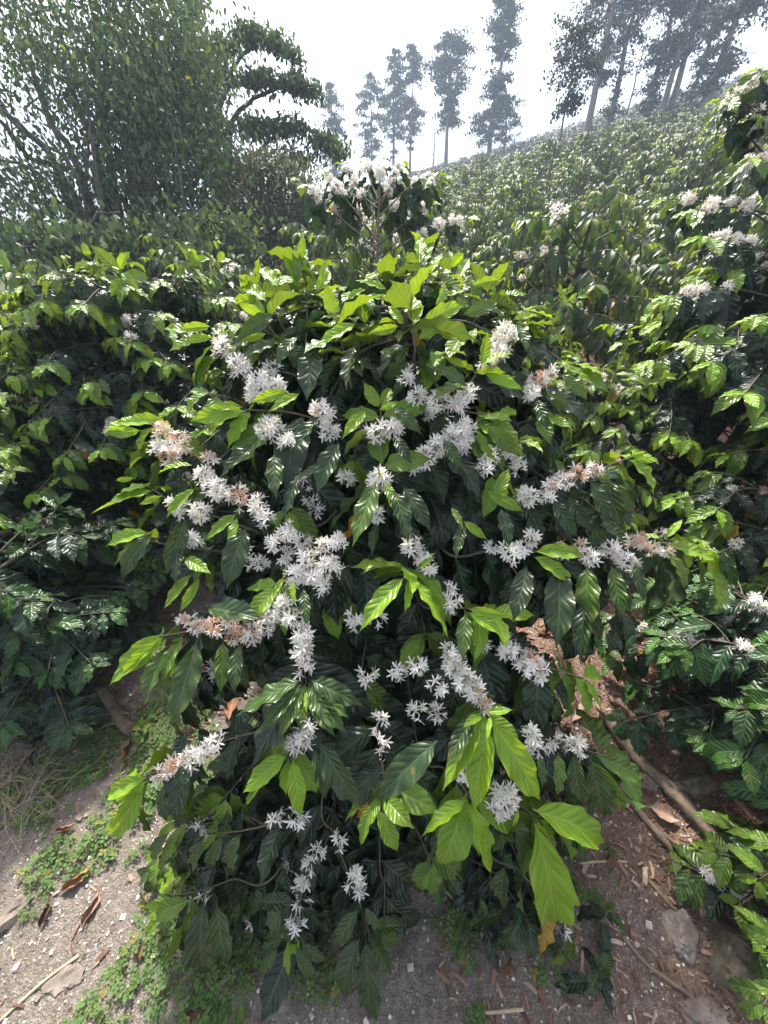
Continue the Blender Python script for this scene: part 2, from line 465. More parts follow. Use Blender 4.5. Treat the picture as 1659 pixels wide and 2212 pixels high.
def flower_tpl(rng, petals=5, open_=1.0, wilt=False):
    """axis is +Y; total size about 1"""
    Vs, Fs, n = [], [], 0
    def put(V, F):
        nonlocal n
        Vs.append(V); Fs.append(F + n); n += len(V)
    tl = .34
    th = np.linspace(0, 6.283, 4, endpoint=False)
    ring0 = np.stack([.035 * np.cos(th), 0 * th, .035 * np.sin(th)], 1); ring1 = np.stack([.05 * np.cos(th), 0 * th + tl, .05 * np.sin(th)], 1)
    put(np.vstack([ring0, ring1]), np.array([[i, (i + 1) % 4, 4 + (i + 1) % 4, 4 + i] for i in range(4)]))
    for p in range(petals):
        a = 6.283 * p / petals + rng.uniform(-.2, .2)
        out = np.array([math.cos(a), 0, math.sin(a)]); sd_ = np.array([-math.sin(a), 0, math.cos(a)])
        up = np.array([0, 1., 0])
        Lp = rng.uniform(.62, .76) * (.8 if wilt else 1)
        ang = open_ * rng.uniform(.55, 1.05)
        pts = []; q = up * tl; st = 4
        for s_ in range(st + 1):
            pts.append(q.copy())
            aa = ang + s_ / st * (rng.uniform(.9, 1.6) if wilt else rng.uniform(.15, .7))
            q = q + (out * math.sin(aa) + up * math.cos(aa)) * Lp / st
        wd = np.array([.03, .065, .08, .07, .022]) * (.5 if wilt else 1.0)
        if wilt:
            pts = [pp + rng.uniform(-.05, .05, 3) for pp in pts]
        # slight trough cross-section: two strips
        pts = np.array(pts)
        V1 = np.stack([pts - sd_ * wd[:, None] + up * .025, pts, pts + sd_ * wd[:, None] + up * .025], 1).reshape(-1, 3)
        F1 = []
        for i in range(st):
            F1 += [[3 * i, 3 * i + 1, 3 * i + 4, 3 * i + 3], [3 * i + 1, 3 * i + 2, 3 * i + 5, 3 * i + 4]]
        put(V1, np.array(F1))
    for p in range(4):
        a = rng.uniform(0, 6.28)
        q0 = np.array([0, tl, 0]); q1 = q0 + np.array([math.cos(a) * .2, rng.uniform(.25, .4), math.sin(a) * .2])
        V1, F1 = quadstrip([q0, q1], [.01, .016], np.array([[-math.sin(a), 0, math.cos(a)]] * 2))
        put(V1, F1)
    V = np.vstack(Vs)
    return {'v': V, 'f': np.vstack(Fs), 'uv': np.zeros((len(V), 2))}
FLOWER = [flower_tpl(r0, p, o) for p, o in ((5, 1.0), (5, 1.2), (6, .9), (6, 1.3), (5, .75), (5, 1.5))]
FLOWER_W = [flower_tpl(r0, 5, o, True) for o in (.7, 1.0, 1.3)]
def flower_lo(rng, k=4):
    Vs = []; Fs = []
    for i in range(k):
        a = 6.283 * i / k + rng.uniform(-.3, .3)
        o_ = np.array([math.cos(a), .35, math.sin(a)]); sd_ = np.array([-math.sin(a), 0, math.cos(a)])
        V1, F1 = quadstrip([np.array([0, .2, 0.]), np.array([0, .35, 0]) + o_ * .6], [.1, .09], np.array([sd_] * 2))
        Fs.append(F1 + 4 * i); Vs.append(V1)
    V = np.vstack(Vs)
    return {'v': V, 'f': np.vstack(Fs), 'uv': np.zeros((len(V), 2))}
FLOWER_LO = [flower_lo(r0) for _ in range(3)]

def rand_dirs(rng, n, bias=(0, 0, .3)):
    d = rng.normal(size=(n, 3)); d /= np.linalg.norm(d, axis=1, keepdims=True)
    d += np.array(bias)
    return d / np.linalg.norm(d, axis=1, keepdims=True)

def add_cluster(acc, c, R_, wilt, rng, dens=1.0, fl=.026, lo=False):
    fl = fl * .92; dens = dens * 1.05
    """a ball of coffee blossom of radius R_ round c"""
    c = np.asarray(c)
    inner = max(.006, R_ - fl * .72)
    n = int(max(4, dens * (10 + 9.0 * (R_ / .022) ** 2)))
    d = rand_dirs(rng, n, (0, -.1, .15))
    pos = c + d * inner * rng.uniform(.35, 1.0, (n, 1)) + rng.normal(0, .003, (n, 3))
    dd = d + rng.normal(0, .3, (n, 3))
    nn = rng.normal(size=(n, 3))
    iswilt = (rng.rand(n) < wilt * (.35 + .9 * np.clip(d[:, 2] + .3, 0, 1)))
    tone = np.stack([np.where(iswilt, rng.uniform(.4, 1, n), rng.uniform(0, .10 + .2 * wilt, n)), rng.rand(n), (rng.rand(n) < .08) * .35], 1)
    sz = fl * rng.uniform(.75, 1.15, n)
    m = ~iswilt
    acc.inst_var(FLOWER_LO if lo else FLOWER, pos[m], dd[m], nn[m], sz[m], tone[m], rng)
    if (~m).any():
        acc.inst_var(FLOWER_LO if lo else FLOWER_W, pos[~m], dd[~m], nn[~m], sz[~m] * .9, tone[~m], rng)

def catmull(pts, step=.012):
    pts = np.asarray(pts, float)
    if len(pts) < 2: return pts
    p = np.vstack([2 * pts[0] - pts[1], pts, 2 * pts[-1] - pts[-2]])
    out = []
    for i in range(1, len(p) - 2):
        n = max(2, int(np.linalg.norm(p[i + 1] - p[i]) / step))
        t = np.linspace(0, 1, n, endpoint=False)[:, None]
        a, b, c, d = p[i - 1], p[i], p[i + 1], p[i + 2]
        out.append(.5 * ((2 * b) + (-a + c) * t + (2 * a - 5 * b + 4 * c - d) * t ** 2 + (-a + 3 * b - 3 * c + d) * t ** 3))
    out.append(p[-2][None])
    return np.vstack(out)

def nrm(a):
    return a / np.maximum(1e-9, np.linalg.norm(a, axis=-1, keepdims=True))

UP = np.array([0, 0, 1.])
LSC = 1.2
def leaves_on(acc, path, rng, space=.05, L0=.10, L1=.15, young=3, start=.25, droop=.7, hi=True, yv=.9, up_shoot=False, yellow=.008, mat_young=.0, lo=None):
    """pairs of leaves along a branch, smaller and paler towards its tip"""
    path = np.asarray(path)
    s = np.concatenate([[0], np.cumsum(np.linalg.norm(np.diff(path, axis=0), axis=1))])
    T = s[-1]
    if T < .03: return
    tn = nrm(np.gradient(path, axis=0))
    pos = []; dirs = []; nms = []; sz = []; tone = []; yg = []
    ss = T; k = 0
    while ss > T * start:
        p = np.array([np.interp(ss, s, path[:, i]) for i in range(3)])
        t = nrm(np.array([np.interp(ss, s, tn[:, i]) for i in range(3)]))
        side = np.cross(t, UP); side = nrm(side) if np.linalg.norm(side) > .15 else np.array([1., 0, 0])
        nup = nrm(np.cross(side, t))
        a0 = rng.uniform(0, 3) if k == 0 else a0 + math.pi / 2
        yk = max(0., 1 - k / max(.5, young)) ** .7 * yv if young else 0.
        if k == 0: yk *= 1.0
        fL = (.7 if k == 0 else .95 if k == 1 else 1.0)
        for sgn in (-1, 1):
            if k > 1 and rng.rand() < .12: continue
            if up_shoot:
                rd = side * math.cos(a0) * sgn + np.cross(t, side) * math.sin(a0) * sgn
                d = t * (1.3 if k == 0 else .75 if k == 1 else .35) + rd * (.5 if k == 0 else 1)
                d = d + rng.normal(0, .12, 3) + np.array([0, 0, -.18 * k])
                n = t * 1.0 - rd * .5 + rng.normal(0, .15, 3)
                dr = 0
            else:
                dr = droop * (.25 + .75 * min(1, k / 3.)) * rng.uniform(.4, 1.5)
                d = side * sgn * rng.uniform(.55, 1.0) + t * (1.1 if k == 0 else .55) * rng.uniform(.6, 1.3) - UP * dr + rng.normal(0, .14, 3)
                tb = t * np.array([1, 1, 0])
                n = nup * .9 + UP * .3 + tb * min(.9, dr) + side * sgn * dr * .25 + rng.normal(0, .2, 3)
            pos.append(p + side * sgn * .002); dirs.append(d); nms.append(n)
            L_ = (L0 + (L1 - L0) * min(1, k / 4.)) * fL * rng.uniform(.68, 1.15) * (LSC if hi else 1)
            sz.append(L_)
            ye = rng.uniform(.3, .9) if rng.rand() < yellow and k > 2 else 0.
            tone.append([min(1, max(yk * rng.uniform(.7, 1.1), mat_young * rng.rand())), rng.rand(), ye]); yg.append(yk)
        ss -= space * (.45 if k == 0 else .75 if k == 1 else 1.0) * rng.uniform(.8, 1.2); k += 1
    pos, dirs, nms, sz, tone, yg = map(np.array, (pos, dirs, nms, sz, tone, yg))
    if lo is not None:
        acc.inst_var(lo, pos, dirs, nms, sz, tone, rng)
    else:
        m = yg > .3
        acc.inst_var(LEAF_YOUNG if hi else LEAF_MID, pos[m], dirs[m], nms[m], sz[m], tone[m], rng)
        acc.inst_var(LEAF_HI if hi else LEAF_MID, pos[~m], dirs[~m], nms[~m], sz[~m], tone[~m], rng)

# ================================================================ the large flowering coffee shrub in the middle
def Dfun(px, py):
    d = np.interp(py, [520, 600, 700, 900, 1100, 1400, 1600, 1800, 2000, 2200], [1.20, 1.10, .98, .93, .90, .84, .79, .82, .92, .97])
    return d + .16 * (abs(px - 830) / 600.) ** 2

STEM = np.array([[.03, 1.42, 0.0], [.02, 1.40, .5], [.05, 1.36, 1.0], [.05, 1.26, 1.35], [.065, 1.22, 1.50]])
def stem_at(stem, z):
    z = min(max(z, stem[0][2]), stem[-1][2])
    return np.array([np.interp(z, stem[:, 2], stem[:, i]) for i in range(3)])

def make_branch(root, stem, pts, clusters, rng, hi=True, r0_=.0055, extra=(), **kw):
    """one branch: bark tube, its leaves and its balls of blossom"""
    pts = [np.asarray(p, float) for p in pts]
    dist = np.linalg.norm((pts[0] - stem_at(stem, pts[0][2]))[:2])
    if kw.pop('attach', True):
        st = stem_at(stem, pts[0][2] + kw.pop('rise', .12) - .15 * dist)
        mid = (st * .5 + pts[0] * .5) + np.array([0, 0, .05 * dist])
        full = [st, mid] + pts
    else:
        full = pts
    path = catmull(full, .014 if hi else .03)
    b = Acc(); b.tube(path, r0_, .0018, 6 if hi else 4)
    bo = b.build('branch', M['bark'], root)
    la = Acc()
    mat = kw.pop('mat', 'coffee')
    leaves_on(la, path, rng, hi=hi, **kw)
    if extra:
        bs, ds, ns, zs, ts = [], [], [], [], []
        for (b_, t_, yv_, w_) in extra:
            tp = dict((LEAF_YOUNG if yv_ > .45 else LEAF_HI)[rng.randint(0, 3 if yv_ > .45 else 3)])
            tp['v'] = tp['v'] * np.array([(.40 + .33 * w_) * (.92 if yv_ > .45 else 1.0), 1, 1])
            nv_ = len(tp['v']); tipv = tp['v'][nv_ - 4]
            vv = t_ - b_; ln_ = np.linalg.norm(vv); d_ = vv / ln_
            n_ = nrm(np.array([0, 0, CAMZ]) - b_) * .75 + UP * .45 + rng.normal(0, .28, 3)
            n_ = nrm(n_ - d_ * n_.dot(d_))
            fi = math.atan2(-tipv[2], tipv[1])
            d2 = d_ * math.cos(fi) + n_ * math.sin(fi); n2 = n_ * math.cos(fi) - d_ * math.sin(fi)
            la.inst(tp, [b_], [d2], [n2], [ln_ / math.hypot(tipv[1], tipv[2])], [[yv_, rng.rand(), 0]])
    if la.n: la.build('foliage', M[mat], bo)
    # balls of blossom that touch each other form one cluster
    left = list(clusters)
    while left:
        grp = [left.pop(0)]; grew = True
        while grew:
            grew = False
            for o_ in list(left):
                if any(np.linalg.norm(o_[0] - g_[0]) < (o_[1] + g_[1]) * 1.15 + .012 for g_ in grp):
                    grp.append(o_); left = [z_ for z_ in left if z_ is not o_]; grew = True
        fa = Acc()
        for (c, R_, wl, dn) in grp:
            add_cluster(fa, c, R_, wl, rng, dn, fl=.026 + .05 * R_ if hi else .026, lo=not hi)
        fa.build('flower_cluster', M['petal'], bo)
    return bo, path

rng = np.random.RandomState(11)
main = thing('coffee_shrub', (0, 0, 0), 'largest coffee shrub, full of white blossom and glossy leaves, filling the middle', 'shrub', 'coffee shrubs beside the path')
sa = Acc(); sa.tube(catmull(STEM, .04), [.024, .02, .014, .007], None, 10); sa.build('trunk', M['bark'], main)

# each: points from the shrub outwards as (x, y) of the layout, clusters (x, y, radius, wilted share, density), options
BR = [
 ([(700, 830), (620, 805), (560, 800), (490, 765), (430, 715)], [(560, 835, 42, .0, 1), (520, 790, 40, .05, 1), (485, 757, 34, .15, 1), (590, 800, 30, 0, .6)], dict(L0=.10, young=4)),
 ([(760, 900), (690, 905), (620, 890), (520, 885)], [(697, 893, 42, .08, 1), (712, 930, 28, 0, .9), (585, 925, 44, .05, 1), (620, 955, 30, 0, .8)], dict(L0=.12, L1=.16, young=4)),
 ([(700, 1130), (600, 1120), (520, 1075), (440, 1000), (370, 940), (300, 905)], [(350, 930, 34, .55, 1), (385, 955, 38, .35, 1), (365, 985, 34, .45, 1), (345, 965, 24, .1, 1), (450, 985, 24, .9, .8), (440, 1030, 32, .1, 1), (470, 1055, 36, .05, 1), (515, 1070, 38, .25, 1), (560, 1090, 34, .05, .8), (575, 1125, 28, 0, .8)], dict(L0=.10, L1=.13, young=5)),
 ([(720, 1190), (640, 1180), (480, 1120), (390, 1095), (320, 1050)], [(700, 1180, 34, 0, .6), (655, 1170, 30, 0, .7), (610, 1200, 34, 0, .6), (560, 1215, 30, 0, .6), (430, 1105, 32, .05, 1), (385, 1095, 28, 0, 1)], dict(L1=.14)),
 ([(600, 1200), (470, 1190), (380, 1180), (290, 1160)], [(415, 1168, 30, 0, .9)], dict(L0=.10, L1=.15, young=2)),
 ([(800, 1200), (730, 1225), (660, 1240), (600, 1265)], [(715, 1222, 34, 0, .9), (675, 1235, 38, 0, 1.1), (640, 1240, 34, 0, 1), (695, 1265, 24, 0, .8)], dict(L1=.14, young=2)),
 ([(740, 1330), (650, 1330), (570, 1350), (470, 1350), (400, 1365), (350, 1375)], [(590, 1320, 28, 0, .8), (575, 1345, 34, .05, 1), (545, 1370, 36, .45, 1), (510, 1370, 34, .65, 1), (460, 1350, 34, .75, 1), (430, 1350, 28, .6, 1), (330, 1405, 24, .05, .8)], dict(L0=.12, L1=.16, young=3)),
 ([(700, 1310), (660, 1350), (655, 1400), (658, 1450), (662, 1475)], [(635, 1335, 34, 0, .8), (650, 1370, 34, 0, 1), (658, 1405, 34, .12, 1), (655, 1440, 24, .1, .8)], dict(L0=.15, L1=.17, young=1, yv=.35, space=.035)),
 ([(760, 1500), (690, 1540), (650, 1590), (622, 1640)], [(672, 1560, 18, 0, .8), (655, 1590, 30, 0, .9), (638, 1610, 28, 0, .9)], dict(L0=.12, L1=.17, young=2)),
 ([(680, 1560), (560, 1580), (470, 1605), (400, 1640), (330, 1670), (290, 1690)], [(462, 1605, 20, 0, .8), (440, 1625, 24, 0, .9), (405, 1645, 26, .2, 1), (372, 1655, 28, .75, 1), (345, 1675, 26, .5, 1)], dict(L0=.12, L1=.13, young=3)),
 ([(640, 1740), (520, 1760), (440, 1780), (380, 1775)], [(440, 1780, 34, 0, .7), (412, 1795, 18, 0, .6)], dict(L0=.08, L1=.12, young=2)),
 ([(720, 1760), (690, 1830), (665, 1880), (652, 1930), (640, 1985), (632, 2010)], [(683, 1838, 14, 0, .7), (672, 1862, 16, 0, .7), (662, 1890, 16, 0, .7), (652, 1912, 15, 0, .7), (648, 1945, 11, 0, .6), (640, 1970, 10, 0, .6), (640, 2000, 18, .08, .8)], dict(L0=.10, L1=.14, young=1, start=.4)),
 ([(700, 1700), (720, 1800), (750, 1880), (770, 1930), (790, 1985), (800, 2030)], [(768, 1895, 20, 0, .9), (770, 1927, 11, 0, .6), (733, 1810, 9, 0, .5)], dict(L0=.10, L1=.14, young=1, yv=.4, start=.6)),
 ([(720, 1740), (640, 1770), (590, 1780), (520, 1795), (470, 1800)], [(594, 1775, 18, 0, .5), (641, 1765, 20, 0, .6)], dict(L0=.09, L1=.13, young=1, yv=.4)),
 ([(960, 850), (1030, 790), (1075, 740), (1110, 690), (1135, 670)], [(1090, 722, 36, .18, 1.1), (1075, 758, 34, .1, 1), (1050, 780, 24, 0, .8)], dict(L0=.10, young=3)),
 ([(1000, 880), (1090, 860), (1165, 830), (1200, 800), (1240, 785)], [(1160, 825, 34, .55, 1.1), (1185, 808, 22, .2, .8), (1150, 850, 22, 0, .9)], dict(L0=.11, young=3)),
 ([(880, 900), (950, 880), (1010, 890), (1080, 900)], [(945, 868, 42, 0, .9), (985, 870, 34, 0, .8), (920, 890, 26, 0, .7)], dict(L0=.11, young=3)),
 ([(870, 1000), (900, 990), (950, 965), (1000, 935), (1040, 905)], [(1005, 928, 36, .05, 1.1), (975, 945, 36, 0, 1), (945, 965, 34, 0, 1), (915, 990, 32, 0, .9), (890, 1005, 28, 0, .8), (1000, 960, 24, 0, .8)], dict(L0=.10, young=3)),
 ([(840, 920), (830, 930), (825, 935), (822, 880)], [(815, 935, 34, 0, .8), (850, 925, 30, 0, .8)], dict(L0=.12, young=3)),
 ([(840, 1090), (832, 1060), (822, 1040), (828, 1005)], [(820, 1040, 40, .03, 1.2), (812, 1110, 28, 0, .8)], dict(L0=.15, L1=.17, young=1, yv=.6, droop=1.3)),
 ([(900, 1050), (980, 1030), (1050, 1020), (1080, 1040)], [(1045, 1010, 30, 0, .9), (1090, 990, 28, 0, .7), (750, 1030, 28, .1, .5)], dict(L0=.10, young=2)),
 ([(980, 1120), (1080, 1090), (1150, 1065), (1220, 1045), (1290, 1015), (1370, 985)], [(1140, 1072, 32, 0, 1), (1185, 1052, 26, .3, .9), (1220, 1035, 28, .25, 1), (1250, 1025, 32, .65, 1), (1285, 1012, 26, .35, 1), (1180, 1075, 22, 0, .8)], dict(L0=.10, L1=.15, young=3)),
 ([(960, 1190), (1060, 1190), (1160, 1190), (1270, 1190), (1380, 1175), (1460, 1175), (1530, 1190)], [(1065, 1180, 24, 0, .6), (1100, 1195, 32, 0, 1), (1130, 1185, 22, 0, .8), (1250, 1180, 24, .6, 1), (1275, 1205, 28, .1, 1), (1320, 1185, 28, .15, 1), (1345, 1210, 28, .05, 1), (1375, 1165, 32, .8, 1), (1405, 1185, 28, .45, 1), (1370, 1225, 22, .05, .7)], dict(L0=.15, L1=.19, young=3, droop=1.1)),
 ([(900, 1240), (885, 1230), (872, 1225)], [(905, 1200, 30, 0, .6), (975, 1300, 30, 0, .9), (965, 1280, 18, 0, .7)], dict(L0=.16, L1=.12, young=4, start=.5, droop=.6)),
 ([(900, 1290), (960, 1310), (1020, 1315), (1060, 1325)], [(770, 1340, 32, 0, .6), (810, 1335, 22, 0, .5)], dict(L0=.12, young=3)),
 ([(930, 1350), (965, 1400), (985, 1440), (1010, 1480), (1040, 1520), (1052, 1545)], [(975, 1410, 26, 0, .8), (980, 1440, 34, 0, 1.1), (1000, 1465, 36, .02, 1.1), (1025, 1490, 34, .08, 1.1), (1048, 1518, 20, .85, .9)], dict(L0=.12, L1=.15, young=3, yv=1, space=.04, start=.7, droop=.8)),
 ([(960, 1360), (1050, 1390), (1120, 1420), (1180, 1440), (1260, 1465)], [(1040, 1390, 22, 0, .7), (1095, 1405, 30, 0, .9), (1145, 1425, 34, .3, 1.1), (1165, 1450, 30, .15, 1), (1130, 1440, 22, 0, .8)], dict(L0=.11, L1=.15, young=3)),
 ([(960, 1600), (1040, 1680), (1090, 1720), (1130, 1745), (1165, 1765)], [(1088, 1722, 46, 0, 1.2), (1010, 1665, 30, 0, .8), (1065, 1750, 28, 0, .9)], dict(L0=.11, L1=.14, young=3, yv=1, space=.04, start=.7, droop=.7)),
 ([(900, 1600), (960, 1660), (1000, 1700), (1020, 1730)], [], dict(L0=.15, L1=.13, young=4, yv=1, space=.035, start=.75, droop=.9)),
 ([(980, 1500), (1080, 1560), (1180, 1600), (1260, 1620), (1320, 1635)], [(1150, 1592, 24, 0, 1), (1192, 1600, 18, 0, .7), (1245, 1610, 26, 0, 1), (1160, 1615, 14, 0, .6)], dict(L0=.14, L1=.13, young=2, yv=.4)),
 ([(1020, 1780), (1120, 1880), (1180, 1950), (1205, 2000), (1220, 2060)], [(1198, 1965, 9, 0, .5), (1212, 2010, 14, 0, .5), (1207, 1985, 7, 0, .5)], dict(L0=.09, L1=.10, young=2, yv=.5, start=.8)),
 ([(800, 1500), (815, 1560), (820, 1610), (830, 1680)], [(825, 1560, 26, 0, .5), (818, 1600, 24, 0, .5), (812, 1650, 16, 0, .4), (860, 1450, 26, 0, .6), (795, 1460, 28, 0, .6)], dict(L1=.17, young=1, yv=.3)),
 ([(620, 1850), (500, 1900), (430, 1925), (370, 1935)], [(440, 1928, 16, .2, .4), (383, 1918, 11, .6, .5)], dict(L0=.13, L1=.15, young=2, yv=.8)),
 ([(660, 1950), (580, 2080), (500, 2150), (460, 2165)], [(541, 2140, 13, 0, .5)], dict(L0=.09, L1=.12, young=2, yv=.5)),
 ([(800, 1620), (820, 1680), (825, 1720)], [], dict(L0=.11, L1=.12, young=3, yv=.8, start=.8)),
 ([(860, 1700), (900, 1790), (925, 1850), (930, 1880)], [], dict(L0=.08, L1=.11, young=2, yv=.6, start=.6)),
 ([(700, 1780), (660, 1900), (640, 2000), (640, 2060)], [], dict(L0=.12, L1=.15, young=1, yv=.4, start=.6)),
 ([(820, 1820), (830, 1900), (830, 1960), (830, 2000)], [], dict(L0=.12, L1=.14, young=1, yv=.2, start=.7)),
]
# single leaves that stand out in the photograph: base, tip, youth, width
LV = [(650,1468,508,1550,.12,1),(650,1478,560,1572,.15,1),(655,1488,595,1594,.2,.9),(672,1470,787,1525,.1,1.1),(670,1485,745,1592,.12,1),(666,1490,718,1596,.2,.9),(662,1492,663,1540,.8,.8),
(350,1368,232,1475,.75,.8),(352,1378,265,1465,.9,.8),(360,1400,303,1530,.2,1),(385,1385,340,1478,.4,1),(425,1385,370,1565,.15,1),(482,1385,473,1500,.3,1),(520,1390,505,1500,.1,.9),
(312,1680,232,1720,.95,1),(318,1686,252,1738,1,.7),(312,1696,238,1805,.9,.7),(388,1650,398,1735,.05,1.3),(350,1700,360,1775,.1,1),
(620,1632,522,1705,.9,1.2),(632,1640,656,1762,.95,1.1),(690,1602,775,1752,.05,1),(678,1620,702,1728,.08,.9),(560,1700,530,1740,.5,1),
(362,1948,310,1962,.9,1.4),(412,1942,335,1975,.5,1.1),(420,1950,362,2078,.5,.8),(440,1945,440,2098,.08,1),(468,1950,482,2085,.08,1),(350,1975,318,2022,.9,.8),
(612,2030,562,2048,.1,1),(622,2040,620,2110,.7,.7),(640,2045,682,2115,.1,1),(650,2040,705,2082,.1,1.1),(600,2045,560,2100,.15,1),
(775,1965,725,2042,.06,1),(778,2025,742,2150,.06,1.1),(790,2030,798,2200,.06,.8),(788,1960,822,2012,.1,1),(800,2005,876,2005,.1,1.6),(560,1950,640,1955,.06,1),
(462,2150,432,2240,.1,1),(520,2165,512,2232,.4,.8),(395,1800,378,1875,.1,.9),(440,1810,412,1880,.1,1),(365,1800,330,1855,.15,1),(480,1805,450,1868,.1,1),(520,1800,500,1880,.1,1),
(1042,1548,950,1702,.75,.85),(1055,1560,1015,1752,1,.95),(1062,1552,1176,1725,.95,.95),(1050,1538,1107,1530,.7,1.2),(1040,1545,1000,1572,.6,1.3),(1025,1545,958,1645,.1,1),(1060,1545,1050,1600,1,.4),
(1008,1728,908,1802,.95,1.05),(1012,1740,1066,1880,.95,.85),(1008,1735,988,1800,.8,.9),(1150,1748,1305,1818,1,1),(1165,1760,1235,1868,1,.7),(1155,1778,1197,1992,.97,.8),(1160,1770,1192,1860,1,.5),(1108,1765,1122,1880,.1,1.1),(1120,1750,1108,1788,.9,1.2),
(1280,1632,1405,1740,.4,.7),(1275,1640,1345,1755,.5,.55),(1272,1645,1307,1768,.12,.9),(1285,1630,1385,1680,.25,1),(1238,1630,1250,1738,.1,1),(1205,1625,1200,1720,.25,1.2),(1165,1630,1170,1700,.1,1),
(945,1600,812,1722,.05,1.35),(802,1742,775,1825,.65,1.2),(815,1748,855,1845,.75,1.1),(935,1862,930,1935,.4,1),(960,1865,985,1895,.35,1.2),(1090,1870,1080,1960,.06,1),(1130,1880,1130,1965,.06,1),
(872,1248,778,1365,.85,1),(892,1250,973,1378,.95,.95),(880,1252,874,1325,.95,.7),(1012,1315,1090,1332,.9,.9),(1012,1322,1086,1368,.95,.9),(1005,1325,1000,1430,.2,1.3),(900,1230,940,1200,.5,1),(865,1225,830,1215,.3,1),
(1138,1222,1108,1345,.05,1.25),(1205,1222,1203,1400,.05,1.25),(1268,1222,1275,1372,.25,1.25),(1320,1222,1338,1335,.2,.9),(1265,1300,1246,1432,.05,.8),(1372,1215,1388,1300,.1,1),(1440,1192,1482,1268,.45,1),(1155,1192,1262,1200,.75,1),(1152,1202,1238,1262,.7,.9),(1440,1175,1545,1208,.75,.9),(1440,1162,1472,1120,.85,.9),(1560,1190,1592,1272,.05,1.3),(1335,1230,1360,1320,.1,1),
(1370,988,1410,1002,.95,1.1),(1360,985,1398,978,.95,.8),(1310,1030,1338,1150,.1,.9),(1195,1078,1242,1165,.06,1.1),(1228,1072,1272,1152,.06,1),(1290,1045,1372,1110,.1,1),(1275,1040,1310,1130,.06,1),
(1215,792,1274,815,.9,1),(1212,808,1270,865,.3,1.1),(1160,862,1178,930,.06,1.2),(1180,845,1228,885,.2,1.1),(1048,808,1132,838,.97,1.2),(1110,690,1160,676,.95,1),(1120,700,1135,760,.15,1.2),
(812,1040,762,1183,.25,1),(832,1040,862,1120,.5,.9),(850,1058,878,1178,.08,1.2),(870,1050,932,1148,.06,1.1),(815,1130,800,1200,.06,1),(820,1035,815,1005,.9,1),
(455,705,387,713,.95,1),(458,728,395,735,.9,1),(530,888,412,915,.9,1),(525,880,440,880,.8,1),(622,845,542,873,.95,1),(648,850,575,890,.95,1),(352,905,262,910,.95,.9),(305,930,228,940,.9,.9),(290,1032,250,1040,.95,1),(322,1150,230,1180,1,1),
(415,1005,340,1025,.9,1),(350,1072,300,1087,.85,.9),(422,1055,360,1120,.75,.9),(512,1110,440,1165,.6,1),(512,1118,502,1190,.75,1),(552,958,470,1032,.06,1.05),(592,980,598,1080,.12,1.5),(692,898,630,975,.08,1.1),(732,955,675,1065,.05,1.3),(645,1030,615,1128,.04,1.3),(700,1000,640,1040,.05,1),
(682,750,652,865,.04,1.6),(642,728,595,790,.15,1.3),(765,748,742,842,.05,1.1),(400,1118,350,1240,.08,1),(388,1178,380,1268,.06,1.4),(532,1138,485,1272,.05,1.5),(412,1240,350,1315,.65,.8),(432,1250,385,1322,.7,.7),(400,1205,458,1235,.65,1.2),(330,1150,262,1250,.1,.9),
(612,1248,585,1292,.95,.9),(632,1255,637,1305,.9,1),(655,1272,660,1352,.1,1.1),(448,1312,560,1345,.05,1.4),(790,888,740,948,.85,1.1),(820,885,860,868,.9,1.1),(850,880,912,938,.1,1.1),(958,950,995,1018,.12,1.1),(1030,930,1075,1000,.4,1),(1050,918,1130,992,.35,1),(850,940,885,1005,.05,1.1),
(1068,1080,1100,1010,.65,1.4),(975,1095,1003,1142,.5,1.1),(1000,1125,1050,1168,.8,1),(1082,1100,1096,1185,.06,1.5),(1000,1130,985,1210,.08,1.1),(1050,1060,1130,1110,.6,.9),
(641,615,617,541,.95,.7),(645,612,651,534,.6,.7),(642,618,658,558,.5,1.2),(690,602,709,565,.9,1),(683,632,714,587,.95,1.1),(658,630,680,590,.95,1),(602,622,556,578,.95,1.1),(575,652,513,613,.9,1.2),(556,640,507,660,.95,1),(592,678,505,738,.15,1),(575,720,518,738,.97,.9),(600,738,518,770,.15,1.1),(770,698,675,752,.95,1),
(893,705,890,625,1,1.1),(908,706,1000,660,.97,.9),(872,702,835,662,.95,.9),(900,736,993,702,.95,.9),(835,625,768,603,.9,1),(850,650,775,640,.8,1),(905,572,903,508,.95,.8),(912,575,930,520,.6,1),(930,590,952,545,.9,.9),(990,602,1018,557,.9,1),(1020,618,1078,605,.95,.9),(860,705,795,720,.9,1),(880,745,850,790,.2,1.2),(960,640,1010,625,.9,1),(1000,680,1075,655,.3,1.2),(940,660,960,610,.9,1),(750,650,790,625,.8,1),(740,680,690,690,.4,1.1),(930,790,1010,835,.2,1.1),(1010,790,960,775,.9,.9),(820,760,870,765,.3,1.2)]
for i_, ex_ in ((3, [(620,1150,28,0,.9),(662,1205,26,0,.8),(728,1168,26,0,.8),(590,1172,22,0,.8),(530,1195,22,0,.8)]), (20, [(1100,975,30,0,.9),(1062,985,24,0,.9),(1122,1010,22,.1,.9)]), (16, [(1012,850,26,0,.9),(900,855,26,0,.9),(880,815,22,0,.8)]),
                (0, [(548,855,28,0,1),(478,738,22,.1,1),(600,830,24,0,.8)]), (23, [(888,1180,22,0,.9),(922,1222,22,0,.8)]), (31, [(900,1440,24,0,.8),(940,1540,20,0,.7),(900,1535,18,0,.7),(810,1680,14,0,.7),(940,1480,18,0,.8)]), (6, [(615,1300,28,0,1),(500,1340,28,.6,1),(400,1340,22,.4,1)]), (22, [(1150,1165,20,0,.9),(1210,1190,18,.1,.9),(1440,1190,20,.5,.9)])):
    BR[i_][1].extend(ex_)
EXT = {}
